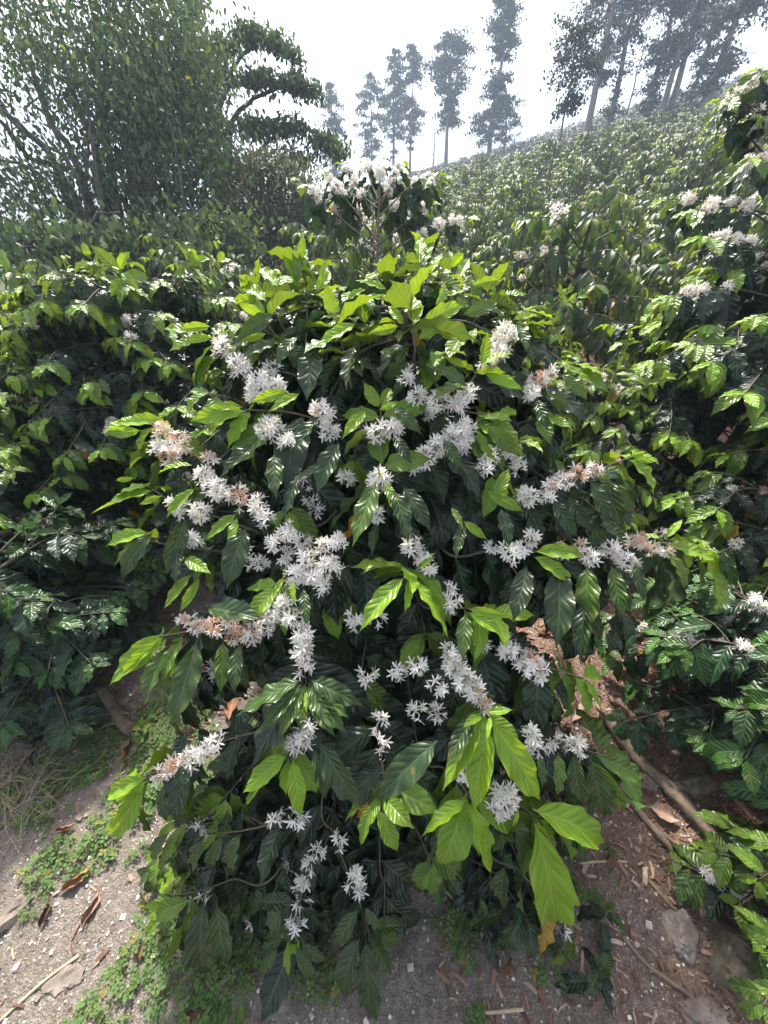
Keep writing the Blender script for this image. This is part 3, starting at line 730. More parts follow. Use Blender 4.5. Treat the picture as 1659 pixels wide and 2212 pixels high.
for (bx, by, tx, ty, yv_, w_) in LV:
    best = min(range(len(BR)), key=lambda i: min((bx - q[0]) ** 2 + (by - q[1]) ** 2 for q in BR[i][0]))
    EXT.setdefault(best, []).append((P(bx, by, Dfun(bx, by) - .015), P(tx, ty, Dfun(tx, ty) - .03), yv_, w_))
for bi_, (pts, cl, kw) in enumerate(BR):
    n_ = len(pts)
    p3 = [P(x, y, Dfun(x, y) + .03 + .14 * (1 - i / (n_ - 1)) ** 1.5) for i, (x, y) in enumerate(pts)]
    c3 = [(P(x, y, Dfun(x, y) + (.02 if dn > .7 else .07)), r * .82 * Dfun(x, y) / FPX, min(1, wl * 1.25), dn) for x, y, r, wl, dn in cl]
    k2 = dict(L0=.115, L1=.15, young=3.5, start=.1, yv=1)
    k2.update(kw)
    make_branch(main, STEM, p3, c3, rng, extra=EXT.get(bi_, ()), **k2)

# upright shoots that crown the shrub
for (x, y, x0, y0, D, L_) in [(885, 655, 885, 850, .97, .115), (655, 560, 660, 740, 1.12, .10), (912, 545, 905, 720, 1.2, .10), (835, 600, 840, 740, 1.2, .10), (975, 580, 950, 720, 1.2, .10),
                              (725, 690, 760, 840, 1.02, .11), (560, 620, 640, 760, 1.15, .10), (1060, 620, 990, 760, 1.15, .10), (790, 700, 800, 840, 1.1, .11), (1040, 790, 990, 880, .97, .10), (570, 690, 660, 800, 1.05, .1)]:
    tip = P(x, y, D); base = P(x0, y0, D + .04)
    b, path = make_branch(main, STEM, [base, base * .5 + tip * .5 + rng.normal(0, .006, 3), tip], [], rng, attach=False, r0_=.004, L0=L_ * 1.0, L1=L_ * 1.3, young=2.8, yv=1, start=.05, space=.045, up_shoot=True)
# arching leafy tips round the crown
for (x, y) in [(560, 640), (520, 700), (660, 600), (740, 620), (820, 590), (930, 590), (1030, 600), (1100, 680), (760, 690), (900, 700), (600, 590), (700, 640), (780, 640), (990, 640), (1080, 640), (1140, 700), (1060, 700), (960, 620), (740, 760), (620, 740), (960, 760), (1110, 800), (1010, 720), (860, 590), (480, 800), (450, 850), (1180, 900), (1120, 950)]:
    D = Dfun(x, y) + rng.uniform(.0, .18)
    make_branch(main, STEM, [P(830 + (x - 830) * .5, y + 90, D + .12), P(830 + (x - 830) * .8, y + 20, D + .05), P(x, y, D)], [], rng, L0=.10, L1=.14, young=rng.uniform(.8, 2.4), start=.2, space=.045, droop=.9)

# further leafy branches all over the front, hanging low towards the path
SIL = dict(y=[600, 800, 1000, 1200, 1400, 1600, 1800, 1900, 2000, 2100], l=[480, 440, 330, 300, 290, 310, 300, 320, 370, 450], r=[1120, 1200, 1330, 1420, 1300, 1330, 1330, 1290, 1220, 880])
nf = 30
for i in range(nf):
    y = 880 + 1180 * ((i + rng.rand()) / nf)
    l, r_ = np.interp(y, SIL['y'], SIL['l']), np.interp(y, SIL['y'], SIL['r'])
    x = l + (r_ - l) * ((i * .618 + .2) % 1)
    D = Dfun(x, y) + rng.uniform(.08, .2)
    ix = 830 + (x - 830) * .45
    make_branch(main, STEM, [P(ix, y - 190, D + .22), P(ix * .4 + x * .6, y - 90, D + .07), P(x, y, D)], [(P(ix * .3 + x * .7 + q_ * 8, y - 70 + q_ * 22, D + .05), rng.uniform(.012, .024), rng.uniform(0, .3), .7) for q_ in range(int(i % 3) * 2)], rng, L0=.12, L1=.15, young=2, yv=rng.uniform(.1, .9) ** 1.5, start=.15, space=.038, droop=1.0, yellow=.008)

# the dense inner growth that one sees only as dark leaves between the branches
ba, la = Acc(), Acc()
for i in range(150):
    if i < 80:
        y = rng.uniform(700, 2060)
        l, r_ = np.interp(y, SIL['y'], SIL['l']), np.interp(y, SIL['y'], SIL['r'])
        x = rng.uniform(l + 30, r_ - 30)
        tip = P(x, y, Dfun(x, y) + rng.uniform(.16, .42))
        if tip[2] < .06: tip = tip * np.array([1, 1, 0]) + np.array([0, 0, .08])
        s0 = stem_at(STEM, min(1.42, tip[2] + .25))
    else:
        z = rng.uniform(.12, 1.42)
        rmax = np.interp(z, [.1, .5, .9, 1.2, 1.45], [.92, .98, .85, .64, .38])
        ang = rng.uniform(-.35, math.pi + .35)
        ln = rmax * rng.uniform(.65, 1.0)
        s0 = stem_at(STEM, min(1.45, z + .18))
        tip = np.array([s0[0] + ln * math.cos(ang) * .86, s0[1] + ln * math.sin(ang) * .75, z])
    m1 = s0 * .45 + tip * .55 + np.array([0, 0, .07])
    path = catmull([s0, m1, tip], .02)
    ba.tube(path, .005, .002, 5)
    leaves_on(la, path, rng, L0=.10, L1=.135, young=2, yv=.5 if tip[2] > 1 else .15, start=.12, space=.04, droop=.9, yellow=.008)
ib = tag(ba.build('inner_growth', M['bark'], main), kind='stuff')
tag(la.build('foliage', M['coffee'], ib), kind='stuff')

# ================================================================ neighbouring shrubs
def shrub(name, x, y, h, r, seed, label, n=34, L=.13, bloom=.3, wilt=.3, mat='coffee', yv=.8, hi=False, droop=.7, low=.12, yellow=.012, top_shoots=4, group='coffee shrubs beside the path', nl_space=.05, young=2.5, cone=.75, arc=None):
    rg = np.random.RandomState(seed)
    z0 = gz(x, y)
    root = thing(name, (x, y, z0), label, 'shrub', group)
    st = np.array([[0, 0, -.03], [rg.uniform(-.03, .03), rg.uniform(-.03, .03), h * .5], [rg.uniform(-.06, .06), rg.uniform(-.06, .06), h * .93]])
    a = Acc(); a.tube(catmull(st, .06), .022 * h, .008, 8); a.build('trunk', M['bark'], root)
    for i in range(n):
        f = (i + .5) / n
        z = h * (low + (.9 - low) * f)
        rm = r * (1 - cone * max(0, (f - .35) / .65) ** 1.6) * rg.uniform(.75, 1.1)
        ang = i * 2.399 + rg.uniform(-.5, .5) if arc is None else rg.uniform(*arc)
        dr = rg.uniform(.0, .25) * rm
        s0 = stem_at(st, z)
        tip = s0 + np.array([math.cos(ang) * rm, math.sin(ang) * rm, -dr + .12 * rm])
        mid = s0 * .5 + tip * .5 + np.array([0, 0, .12 * rm])
        path = catmull([s0, mid, tip], .03)
        b = Acc(); b.tube(path, .005, .0018, 5); bo = b.build('branch', M['bark'], root)
        la = Acc()
        leaves_on(la, path, rg, space=nl_space, L0=L * .8, L1=L, young=young, start=.15, hi=hi, droop=droop, yv=yv * (1 if f > .4 else .6), yellow=yellow)
        # forked twigs give the layered look
        for q in range(2):
            t0 = rg.uniform(.35, .7); k0 = int(t0 * (len(path) - 1)); p0 = path[k0]
            dv = nrm(path[-1] - path[0]); sv = np.cross(dv, UP) * (1 if q else -1)
            p2 = p0 + (dv * .6 + sv * .6) * rm * rg.uniform(.3, .5) + np.array([0, 0, rg.uniform(-.05, .06)])
            tw = catmull([p0, (p0 + p2) / 2 + UP * .02, p2], .03)
            leaves_on(la, tw, rg, space=nl_space, L0=L * .8, L1=L, young=young, start=.2, hi=hi, droop=droop, yv=yv, yellow=yellow)
            b2 = Acc(); b2.tube(tw, .0032, .0014, 4); b2.build('twig', M['bark'], bo)
        la.build('foliage', M[mat], bo)
        if rg.rand() < bloom:
            fa = Acc()
            for q in range(rg.randint(2, 6)):
                c = path[int(rg.uniform(.35, .95) * (len(path) - 1))]
                add_cluster(fa, c, rg.uniform(.018, .034), wilt * rg.uniform(0, 2), rg, .8, fl=.028, lo=False)
            fa.build('flower_cluster', M['petal'], bo)
    for i in range(top_shoots):
        s0 = stem_at(st, h * .8)
        tip = np.array([rg.uniform(-.5, .5) * r, rg.uniform(-.5, .5) * r, h * rg.uniform(.92, 1.06)])
        path = catmull([s0, s0 * .4 + tip * .6 - UP * .03, tip], .03)
        b = Acc(); b.tube(path, .005, .002, 5); bo = b.build('branch', M['twig'], root)
        la = Acc(); leaves_on(la, path, rg, space=.055, L0=L * .8, L1=L, young=3.5, start=.2, hi=hi, up_shoot=True, yv=yv); la.build('foliage', M[mat], bo)
    return root

shrub('coffee_shrub', -1.42, 2.45, 1.62, 1.0, 21, 'leafy coffee shrub with lime green tips in front of the vine-hung tree', n=84, L=.122, bloom=.28, droop=.85, nl_space=.042, top_shoots=9, hi=True, cone=.45, young=2.2, yv=.95)
shrub('coffee_shrub', -2.0, 1.72, 1.28, .72, 22, 'coffee shrub with a few pale blossom balls, above the low dark one', n=46, L=.12, bloom=.75, wilt=.25, top_shoots=5, hi=True, young=2)
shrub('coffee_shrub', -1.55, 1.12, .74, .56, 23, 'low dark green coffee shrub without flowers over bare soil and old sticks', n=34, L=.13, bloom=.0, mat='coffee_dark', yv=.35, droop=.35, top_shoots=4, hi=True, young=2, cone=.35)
shrub('coffee_shrub', 2.1, 2.15, 1.55, 1.05, 24, 'dense coffee shrub with heavy dark drooping leaves at the right edge below the leggy one', n=80, L=.135, bloom=.55, wilt=.35, top_shoots=5, hi=True, young=3, yv=1, cone=.4, droop=.8)
shrub('coffee_shrub', 1.85, 1.35, 1.12, .66, 25, 'coffee shrub thick with fading brownish blossom and some yellowing leaves at the right edge', n=36, L=.12, bloom=.95, wilt=.6, top_shoots=5, hi=True, yellow=.08, young=3)
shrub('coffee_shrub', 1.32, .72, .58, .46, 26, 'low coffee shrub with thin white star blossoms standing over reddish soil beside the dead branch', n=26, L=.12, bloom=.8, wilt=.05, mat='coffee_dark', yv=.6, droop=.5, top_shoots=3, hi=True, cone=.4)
shrub('coffee_shrub', 1.12, .22, .36, .26, 27, 'smallest coffee shrub in the lower right corner next to the mossy boulder', n=14, L=.10, bloom=.5, wilt=.0, yv=.6, droop=.4, top_shoots=2, hi=True, cone=.4)
shrub('coffee_shrub', 1.0, 3.05, 1.3, .85, 28, 'bright leafed coffee shrub directly behind the right shoulder of the big flowering one', n=44, L=.12, bloom=.25, wilt=.3, top_shoots=6, young=3, yv=1)
shrub('coffee_shrub', 1.25, 2.1, 1.0, .62, 29, 'coffee shrub with loose pinkish white blossom in the gap right of the big flowering one', n=34, L=.11, bloom=.7, wilt=.4, top_shoots=5, young=3, yellow=.05)
shrub('coffee_shrub', -.55, 3.2, 1.2, .75, 30, 'half hidden coffee shrub behind the left shoulder of the big flowering one', n=30, L=.13, bloom=.2, top_shoots=5, young=3)
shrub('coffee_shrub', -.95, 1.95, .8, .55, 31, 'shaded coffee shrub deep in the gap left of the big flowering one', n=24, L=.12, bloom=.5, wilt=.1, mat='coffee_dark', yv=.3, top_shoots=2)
shrub('coffee_shrub', -2.5, 3.4, 1.45, .9, 33, 'coffee shrub behind the lime tipped one, cut by the left edge', n=30, L=.13, bloom=.15, top_shoots=4)

# leggy shrubs that carry their blossom high above the rest
def leggy(x, y, stem_px, D0, specs, label, seed, L=.15, bl=.12, fmul=3, spread=.3, rad0=.018):
    rg = np.random.RandomState(seed)
    o = np.array([x, y, gz(x, y)])
    root = thing('coffee_shrub', tuple(o), label, 'shrub', 'coffee shrubs beside the path')
    st = np.array([[0, 0, -.02]] + [P(a, b, D0) - o for a, b in stem_px])
    a = Acc(); a.tube(catmull(st, .05), rad0, .006, 8); a.build('trunk', M['bark'], root)
    for (a0, m0, t0, nf) in specs:
        D = D0 + rg.uniform(-spread, spread)
        p0 = P(*a0, D0) - o; p1 = P(*m0, (D0 + D) / 2) - o; p2 = P(*t0, D) - o
        path = catmull([p0, p1, p2], .02)
        b = Acc(); b.tube(path, .006, .002, 5); bo = b.build('branch', M['bark'], root)
        la = Acc(); leaves_on(la, path, rg, space=.07, L0=L * .66, L1=L, young=1.5, start=.4, hi=True, droop=1.1, yv=.9, yellow=.04); la.build('foliage', M['coffee'], bo)
        if nf:
            fa = Acc()
            for q in range(nf * fmul):
                c = path[int(rg.uniform(.45, .97) * (len(path) - 1))]
                add_cluster(fa, c + rg.normal(0, .008, 3), rg.uniform(.028, .045), bl, rg, .8, fl=.03)
            fa.build('flower_cluster', M['petal'], bo)
leggy(-.05, 3.0, [(815, 700), (815, 560), (820, 400)], 2.5, [((815, 540), (700, 440), (650, 390), 2), ((815, 520), (740, 420), (700, 370), 3), ((815, 480), (770, 400), (745, 355), 3), ((817, 430), (800, 390), (790, 350), 2), ((817, 450), (850, 390), (865, 350), 3),
     ((817, 470), (890, 400), (940, 375), 3), ((815, 500), (880, 430), (960, 385), 3), ((815, 530), (890, 470), (930, 440), 2), ((815, 560), (920, 500), (1010, 470), 4), ((815, 450), (780, 420), (760, 400), 3),
     ((816, 440), (840, 410), (850, 395), 3), ((815, 510), (760, 470), (715, 450), 1), ((816, 420), (822, 380), (824, 345), 2), ((815, 500), (850, 450), (880, 430), 2)],
     'leggy coffee shrub with a bare thin stem and an umbrella of white blossom', 41, fmul=1, L=.165)
leggy(2.25, 2.5, [(1700, 700), (1690, 420), (1680, 150)], 1.9, [((1690, 330), (1620, 230), (1560, 215), 1), ((1690, 300), (1640, 190), (1600, 185), 2), ((1690, 380), (1620, 300), (1580, 290), 1), ((1690, 260), (1650, 170), (1640, 150), 1),
     ((1690, 470), (1560, 440), (1440, 430), 2), ((1690, 500), (1600, 450), (1500, 455), 1), ((1700, 560), (1600, 520), (1520, 510), 2), ((1695, 420), (1650, 350), (1620, 340), 1), ((1700, 650), (1560, 620), (1450, 640), 2), ((1690, 320), (1670, 260), (1640, 250), 1), ((1695, 600), (1640, 560), (1600, 560), 1)],
     'tall leggy coffee shrub at the right edge whose blossoming tip hangs against the slope', 42, L=.17, bl=.3, fmul=2, spread=.25)
leggy(.95, 4.2, [(1170, 640), (1180, 600), (1185, 560)], 3.9, [((1180, 640), (1150, 580), (1120, 545), 3), ((1180, 640), (1200, 560), (1215, 520), 3), ((1180, 650), (1240, 590), (1275, 560), 3), ((1180, 630), (1180, 560), (1170, 520), 3), ((1180, 650), (1130, 600), (1090, 590), 2), ((1180, 640), (1220, 580), (1240, 530), 3)],
     'almost leafless coffee shrub smothered in pinkish white blossom at the foot of the slope', 43, L=.11, bl=.4, fmul=2)

# ================================================================ the planted slope
def arche(seed, n_br, L, bloom, tpls, hmul=1.0, h=1.45, r=.85):
    """one slope shrub about 1.45 m high: trunk, foliage and blossom meshes"""
    rg = np.random.RandomState(seed)
    tr, fo, bl = Acc(), Acc(), Acc()
    tr.tube([[0, 0, -.2], [.02, 0, h * .5], [0, .03, h * .9]], .03, .01, 5)
    for i in range(n_br):
        f = (i + .5) / n_br
        z = h * (.2 + .75 * f); rm = r * (1 - .6 * f ** 2.2) * rg.uniform(.7, 1.15); ang = i * 2.399 + rg.uniform(-.4, .4)
        s0 = np.array([0, 0, z - .1]); tip = np.array([math.cos(ang) * rm, math.sin(ang) * rm, z + rg.uniform(-.15, .14)])
        path = catmull([s0, (s0 + tip) / 2 + UP * .09, tip], .06)
        tr.tube(path, .006, .003, 3)
        leaves_on(fo, path, rg, space=L * .45, L0=L * .8, L1=L, young=2, start=.25, hi=False, droop=.8, yv=.95 if f > .4 else .3, yellow=.01, lo=tpls)
        if rg.rand() < bloom:
            for q in range(rg.randint(1, 4)):
                c = path[int(rg.uniform(.4, .9) * (len(path) - 1))]
                d = rand_dirs(rg, 9); bl.inst_var(FLOWER_LO, c + d * .03, d, rg.normal(size=(9, 3)), np.full(9, .04), np.stack([rg.rand(9) * .3, rg.rand(9), np.zeros(9)], 1), rg)
    return tr, fo, bl
ARCH = []
for sd_, nb, L, blm, tp in ((1, 52, .15, .07, LEAF_MID), (2, 52, .155, .02, LEAF_MID), (3, 46, .145, .25, LEAF_MID), (4, 54, .15, .04, LEAF_MID)):
    ARCH.append(arche(sd_, nb, L, blm, tp))
FARA = [arche(5, 26, .22, .0, LEAF_TINY), arche(6, 26, .2, .04, LEAF_TINY)]
own = [(-1.42, 2.45, 1.1), (-2.0, 1.72, .9), (2.0, 2.15, 1.1), (1.0, 3.05, .9), (1.25, 2.1, .8), (-.05, 3.0, .5), (-.55, 3.2, .7), (-2.5, 3.4, .9), (2.25, 2.5, .6), (0, 1.4, 1.5), (.95, 4.2, .5)]
pts = []
rg = np.random.RandomState(77)
row = 3.4
while row < 92:
    sp = 1.35 if row < 7 else 1.7 if row < 25 else 1.85
    naz = int(row * rad(116) / sp) + 1
    for k in range(naz):
        az = -60 + 116 * (k + rg.uniform(-.3, .3)) / naz
        r_ = row + rg.uniform(-.35, .35)
        x, y = r_ * math.sin(rad(az)), r_ * math.cos(rad(az))
        if az < -12 and r_ > 6.2: continue
        if any(math.hypot(x - a, y - b) < c for a, b, c in own): continue
        if abs(az) < 3 and 55 < r_ < 92: continue
        pts.append((r_, az, x, y))
    row += sp * .95
pts.sort()
near, far = pts[:290], pts[290:]
protos = {}
for i, (r_, az, x, y) in enumerate(near):
    q = rg.randint(0, len(ARCH))
    if q not in protos:
        o = thing('coffee_shrub', (x, y, gz(x, y)), '', 'shrub')
        for a_, nm, mm in zip(ARCH[q], ('trunk', 'foliage', 'blossom'), ('bark', 'hill', 'petal')):
            a_.build(nm, M[mm], o)
        protos[q] = o
    else:
        o = copy_tree(protos[q])
    o.location = (x, y, gz(x, y) - .02)
    s_ = rg.uniform(.85, 1.3)
    o.scale = (s_, s_, s_ * rg.uniform(.9, 1.12)); o.rotation_euler = (rg.uniform(-.08, .08), rg.uniform(-.08, .08), rg.uniform(0, 6.28))
    if r_ < 7: lb, gp = 'coffee shrub in the crowd just behind the big flowering one', 'coffee shrubs at the foot of the slope'
    elif az > 18: lb, gp = 'coffee shrub in the dense planting on the right part of the slope', 'coffee shrubs on the right part of the slope'
    else: lb, gp = 'coffee shrub in the dense planting on the lower middle of the slope', 'coffee shrubs on the middle of the slope'
    o['label'] = lb; o['group'] = gp
mass = Acc()
for q in range(2):
    fo = FARA[q][1]; bl = FARA[q][2]
    v = np.concatenate(fo.v); f = np.concatenate(fo.f); t = np.concatenate(fo.t)[:, :3]
    sel = [p for i, p in enumerate(far) if i % 2 == q]
    for (r_, az, x, y) in sel:
        a = rg.uniform(0, 6.28); s_ = rg.uniform(.8, 1.2)
        ca, sa_ = math.cos(a) * s_, math.sin(a) * s_
        V = np.stack([v[:, 0] * ca - v[:, 1] * sa_ + x, v[:, 0] * sa_ + v[:, 1] * ca + y, v[:, 2] * s_ + gz(x, y)], 1)
        tt = t.copy(); tt[:, 1] = np.clip(tt[:, 1] + rg.uniform(-.5, .5), 0, 1)
        mass.add(V, f, tt)
tag(mass.build('far_shrubbery', M['far']), 'hazy rows of coffee shrubs covering the upper slope up to the skyline', 'shrubbery', kind='stuff')

# ================================================================ trees
def ray(px, py):
    x = (px - 829.5) / FPX; v = (1106 - py) / FPX
    d = np.array([x, CP + v * SP, -SP + v * CP]); hyp = math.hypot(d[0], d[1])
    return d[0] / hyp, d[1] / hyp, d[2] / hyp

def tall_tree(px, py_base, py_top, r, name, label, seed, width=2.0, crown_from=.3, trunk_r=.22, n=90, leaf=.4, group=None, lean=0., trunk_mat='paletrunk', lumps=None, mat='far', gap=.3, col=None):
    rg = np.random.RandomState(seed)
    hx, hy, e = ray(px, py_base)
    x, y = hx * r, hy * r
    z0 = gz(x, y)
    _, _, et = ray(px, py_top)
    H = CAMZ + et * r - z0
    root = thing(name, (x, y, z0), label, 'tree', group)
    top = np.array([lean * H, 0, H])
    k = 9
    tp = np.array([[lean * H * t + rg.normal(0, .012 * H) * t, rg.normal(0, .01 * H) * t, H * t - .3 * (t == 0)] for t in np.linspace(0, 1, k)])
    path = catmull(tp, H / 30)
    a = Acc(); a.tube(path, trunk_r, trunk_r * .18, 8); a.build('trunk', M[trunk_mat], root)
    li, fo = Acc(), Acc()
    for i in range(n):
        t = crown_from + (1 - crown_from) * ((i + rg.rand()) / n)
        tt = (t - crown_from) / (1 - crown_from)
        prof = np.interp(tt, [0, .15, .4, .75, .92, 1], [.35, .7, 1, .85, .5, .2]) if lumps is None else np.interp(t, [q[0] for q in lumps], [q[1] for q in lumps])
        if rg.rand() < gap * (1.3 - tt) or mnoise.noise(Vector((t * 9 + seed * 3, seed, 0))) > .22: continue
        p0 = path[int(t * (len(path) - 1))]
        a_ = rg.uniform(0, 6.28); ln = width * prof * rg.uniform(.35, 1.1)
        tip = p0 + np.array([math.cos(a_) * ln, math.sin(a_) * ln, ln * rg.uniform(-.35, .3)])
        lp = catmull([p0, (p0 + tip) / 2 + UP * .1 * ln, tip], ln / 5 + .05)
        li.tube(lp, trunk_r * .16, .02, 4)
        m = int(60 * prof + 16)
        c = lp[rg.randint(len(lp) // 2, len(lp), m)] + rg.normal(0, .13 + .06 * ln, (m, 3)) * np.array([1, 1, .55])
        d = rg.normal(size=(m, 3)) * .7 + np.array([0, 0, -.7])
        fo.inst_var(LEAF_TINY, c, d, rg.normal(size=(m, 3)), leaf * .48 * rg.uniform(.6, 1.2, m), np.stack([np.zeros(m), rg.rand(m), np.zeros(m)], 1), rg)
    lo_ = li.build('limb', M[trunk_mat], root)
    fo.build('crown', M[mat], root)
    return root
g1 = 'slender trees on the skyline'
tall_tree(722, 352, 172, 70, 'skyline_tree', 'short slender tree at the left end of the skyline row, touching the big tree', 1, 2.4, .15, .25, 110, .6, g1)
tall_tree(803, 352, 150, 72, 'skyline_tree', 'slender skyline tree with its crown starting low, second of the row after the short one', 2, 2.3, .35, .2, 120, .6, g1)
tall_tree(850, 354, 96, 74, 'skyline_tree', 'slender skyline tree with narrow crown, third of the row counted from the short one', 3, 2.0, .3, .25, 150, .6, g1)
tall_tree(886, 354, 84, 72, 'skyline_tree', 'slender pointed skyline tree just left of the bare pale tree', 4, 1.9, .35, .22, 150, .6, g1)
tall_tree(962, 352, 68, 66, 'skyline_tree', 'skyline tree with the broadest ragged crown, just right of the bare pale tree', 5, 2.9, .36, .3, 190, .6, g1, lumps=[(.3, .3), (.45, .6), (.6, .5), (.75, .9), (.9, 1), (1, .5)])
tall_tree(1055, 340, -60, 60, 'skyline_tree', 'tallest columnar skyline tree standing apart in the middle, its top cut off', 6, 2.2, .22, .32, 260, .55, g1, lumps=[(.2, .9), (.3, 1.1), (.4, .6), (.6, .8), (1, .8)])
tall_tree(1092, 310, 205, 62, 'skyline_tree', 'small round headed tree beside the tallest columnar one', 7, 2.2, .4, .14, 60, .5, g1, lean=-.05)
g2 = 'tall leaning trees on the upper slope'
tall_tree(1272, 262, -140, 42, 'slope_tree', 'tree with straight clear trunk and big open crown, nearest to the thin pole tree', 11, 2.3, .42, .3, 165, .42, g2, lumps=[(.4, .5), (.55, .8), (.7, 1.2), (1, 1)])
tall_tree(1322, 235, -160, 45, 'slope_tree', 'slope tree with leafy knots low on the trunk, second from the thin pole tree', 12, 1.8, .18, .26, 140, .42, g2, lumps=[(.15, .5), (.22, .6), (.3, .2), (.45, .5), (.7, 1.1), (1, 1)])
tall_tree(1402, 212, -150, 46, 'slope_tree', 'slope tree with dark narrow crown left of the crowded pair of trunks', 13, 1.7, .2, .24, 150, .42, g2)
tall_tree(1442, 205, -170, 44, 'slope_tree', 'left trunk of the crowded pair on the slope', 14, 1.5, .4, .24, 125, .42, g2)
tall_tree(1458, 200, -170, 45, 'slope_tree', 'right trunk of the crowded pair on the slope', 15, 1.6, .45, .26, 125, .42, g2)
tall_tree(1502, 190, -120, 48, 'slope_tree', 'thin slope tree with a low leafy knot and sparse top, right of the pair', 16, 1.6, .15, .16, 120, .42, g2, lumps=[(.12, .8), (.22, .8), (.3, .2), (.5, .2), (.8, .7), (1, .7)])
tall_tree(1535, 200, -180, 40, 'slope_tree', 'rightmost slope tree with thick trunk and heavy hanging crown', 17, 2.0, .25, .3, 180, .42, g2)
tall_tree(1200, 348, 60, 24, 'pole_tree', 'thin bare pole of a tree with a small leafy top, rising from the coffee slope', 18, 1.0, .58, .07, 60, .3, None, lumps=[(.55, .5), (.7, .6), (1, 1.1)])
tall_tree(1362, 215, 60, 50, 'bare_tree', 'leafless pale tree among the tall leaning trees', 19, 1.6, .1, .1, 30, .01, None, trunk_mat='paletrunk')
tall_tree(936, 352, 245, 68, 'bare_tree', 'leafless pale tree in the skyline row between leafy ones', 20, 2.2, .1, .14, 46, .01, None, trunk_mat='paletrunk')

# big left trees: limbs are curves, leaves hang in sprays round twigs that reach the limbs
def big_tree(name, base, limbs, blobs, label, seed, leaf=.14, per=26, mat='forest', twig_r=.012, yellow=.002, trunk='trunk', clump=.28, hang=.9, young=.1, tpl=None, cat='tree', thick=1.0):
    rg = np.random.RandomState(seed)
    base = np.asarray(base, float); root = thing(name, tuple(base), label, cat)
    nodes = []
    first = True
    tr = Acc()
    for pts_, ra, rb in limbs:
        p = np.array([(P(*q) if isinstance(q, tuple) else np.asarray(q)) for q in pts_])
        p = catmull(p, .12)
        jit = np.cumsum(rg.normal(0, .012, p.shape), axis=0); p = p + jit - np.linspace(0, 1, len(p))[:, None] * jit[-1]
        tr.tube(p - base, ra * thick, rb * thick, 7)
        nodes.append(p)
    tr.build('trunk', M[trunk], root)
    nodes = np.vstack(nodes)
    tw, fo = Acc(), Acc()
    for (px, py, D, rx, ry, rz, n) in blobs:
        c0 = P(px, py, D)
        for i in range(n):
            q = rand_dirs(rg, 1, (0, 0, 0))[0] * rg.uniform(.15, 1) ** .5 * np.array([rx, rz, ry])
            c = c0 + q
            dd = np.linalg.norm(nodes - c, axis=1) + .6 * np.maximum(0, nodes[:, 2] - c[2])
            a = nodes[dd.argmin()]
            if np.linalg.norm(c - a) > .1:
                pa = catmull([a, (a + c) / 2 + UP * .12 * np.linalg.norm(c - a) + rg.normal(0, .05, 3), c], .15)
                tw.tube(pa - base, twig_r * (1 + .6 * np.linalg.norm(c - a)), .004, 4)
                if len(pa) > 4: nodes = np.vstack([nodes, pa[len(pa) // 3::3]])
            m = rg.randint(per // 2, per * 3 // 2)
            pos = c + rg.normal(0, 1, (m, 3)) * np.array([clump, clump, clump * .7])
            d = rg.normal(size=(m, 3)) * .55 + np.array([0, 0, -hang]); nn = rg.normal(size=(m, 3)) + np.array([0, -.4, .3])
            ye = (rg.rand(m) < yellow) * rg.uniform(.5, 1, m)
            yg = np.clip(rg.normal(young, .2, m), 0, 1)
            fo.inst_var(tpl or LEAF_SPRAY, pos - base, d, nn, leaf * rg.uniform(.6, 1.3, m), np.stack([yg, rg.rand(m), ye], 1), rg)
    tw.build('limb', M[trunk], root); fo.build('crown', M[mat], root)
    return root
gb = P(230, 560, 7.0); gb[2] = gz(gb[0], gb[1]) - .1
limbs = []
for tx, ty, dx in ((60, 120, 6.5), (130, 60, 7), (200, -40, 7), (280, -60, 7.2), (330, 60, 7.4), (0, 260, 6.2), (-60, 100, 6.3), (380, 150, 7.5)):
    b0 = gb + np.array([(tx - 200) * .002, 0, 0]); m0 = P(150 + tx * .4, 400 - (520 - ty) * .12, 6.9); 
    limbs.append(([b0, (150 + tx * .45, 430 - (430 - ty) * .18, 6.9), ((150 + tx * .4) * .4 + tx * .6, 430 * .45 + ty * .55, (6.9 + dx) / 2), (tx, ty, dx)], .11, .03))
rq = np.random.RandomState(8)
for q in range(26):
    bx = rq.uniform(60, 420); tx = bx + rq.uniform(-160, 60) + (bx - 240) * .3; ty = rq.uniform(-40, 260); d_ = rq.uniform(6.0, 7.4)
    b_ = P(bx, 560, d_); b_[2] = gz(b_[0], b_[1]) - .1
    limbs.append(([b_, (bx + rq.uniform(-20, 20), 430, d_), ((bx + tx) / 2 + rq.uniform(-30, 30), (430 + ty) / 2, d_), (tx, ty, d_)], rq.uniform(.018, .036), .008))
limbs += [([gb, (180, 400, 6.6), (80, 300, 6.3), (-40, 200, 6.0)], .05, .02), ([gb, (120, 420, 6.5), (60, 360, 6.3), (0, 345, 6.2), (-80, 300, 6.0)], .04, .02)]
big_tree('vine_hung_tree', gb, limbs, [(100, 40, 7.0, 1.6, .9, 1.2, 70), (300, 50, 7.2, 1.1, 1.2, 1.2, 95), (270, 220, 7.0, 1.3, 1.0, 1.0, 95), (360, 330, 7.0, .8, 1.2, .8, 85), (60, 190, 6.8, 1.2, .6, 1.0, 20), (200, 400, 6.8, 1.1, .5, .9, 30), (50, 440, 6.5, .9, .45, .8, 22), (410, 430, 7.0, .6, .8, .6, 50), (20, 330, 6.6, .8, .4, .8, 7), (390, 180, 7.2, .65, 1.0, .8, 55)],
         'big vine-hung tree with many dark crooked stems filling the upper left', 51, leaf=.09, per=54, yellow=.003, young=.1, clump=.38)
gb = P(560, 560, 9.0); gb[2] = gz(gb[0], gb[1]) - .1
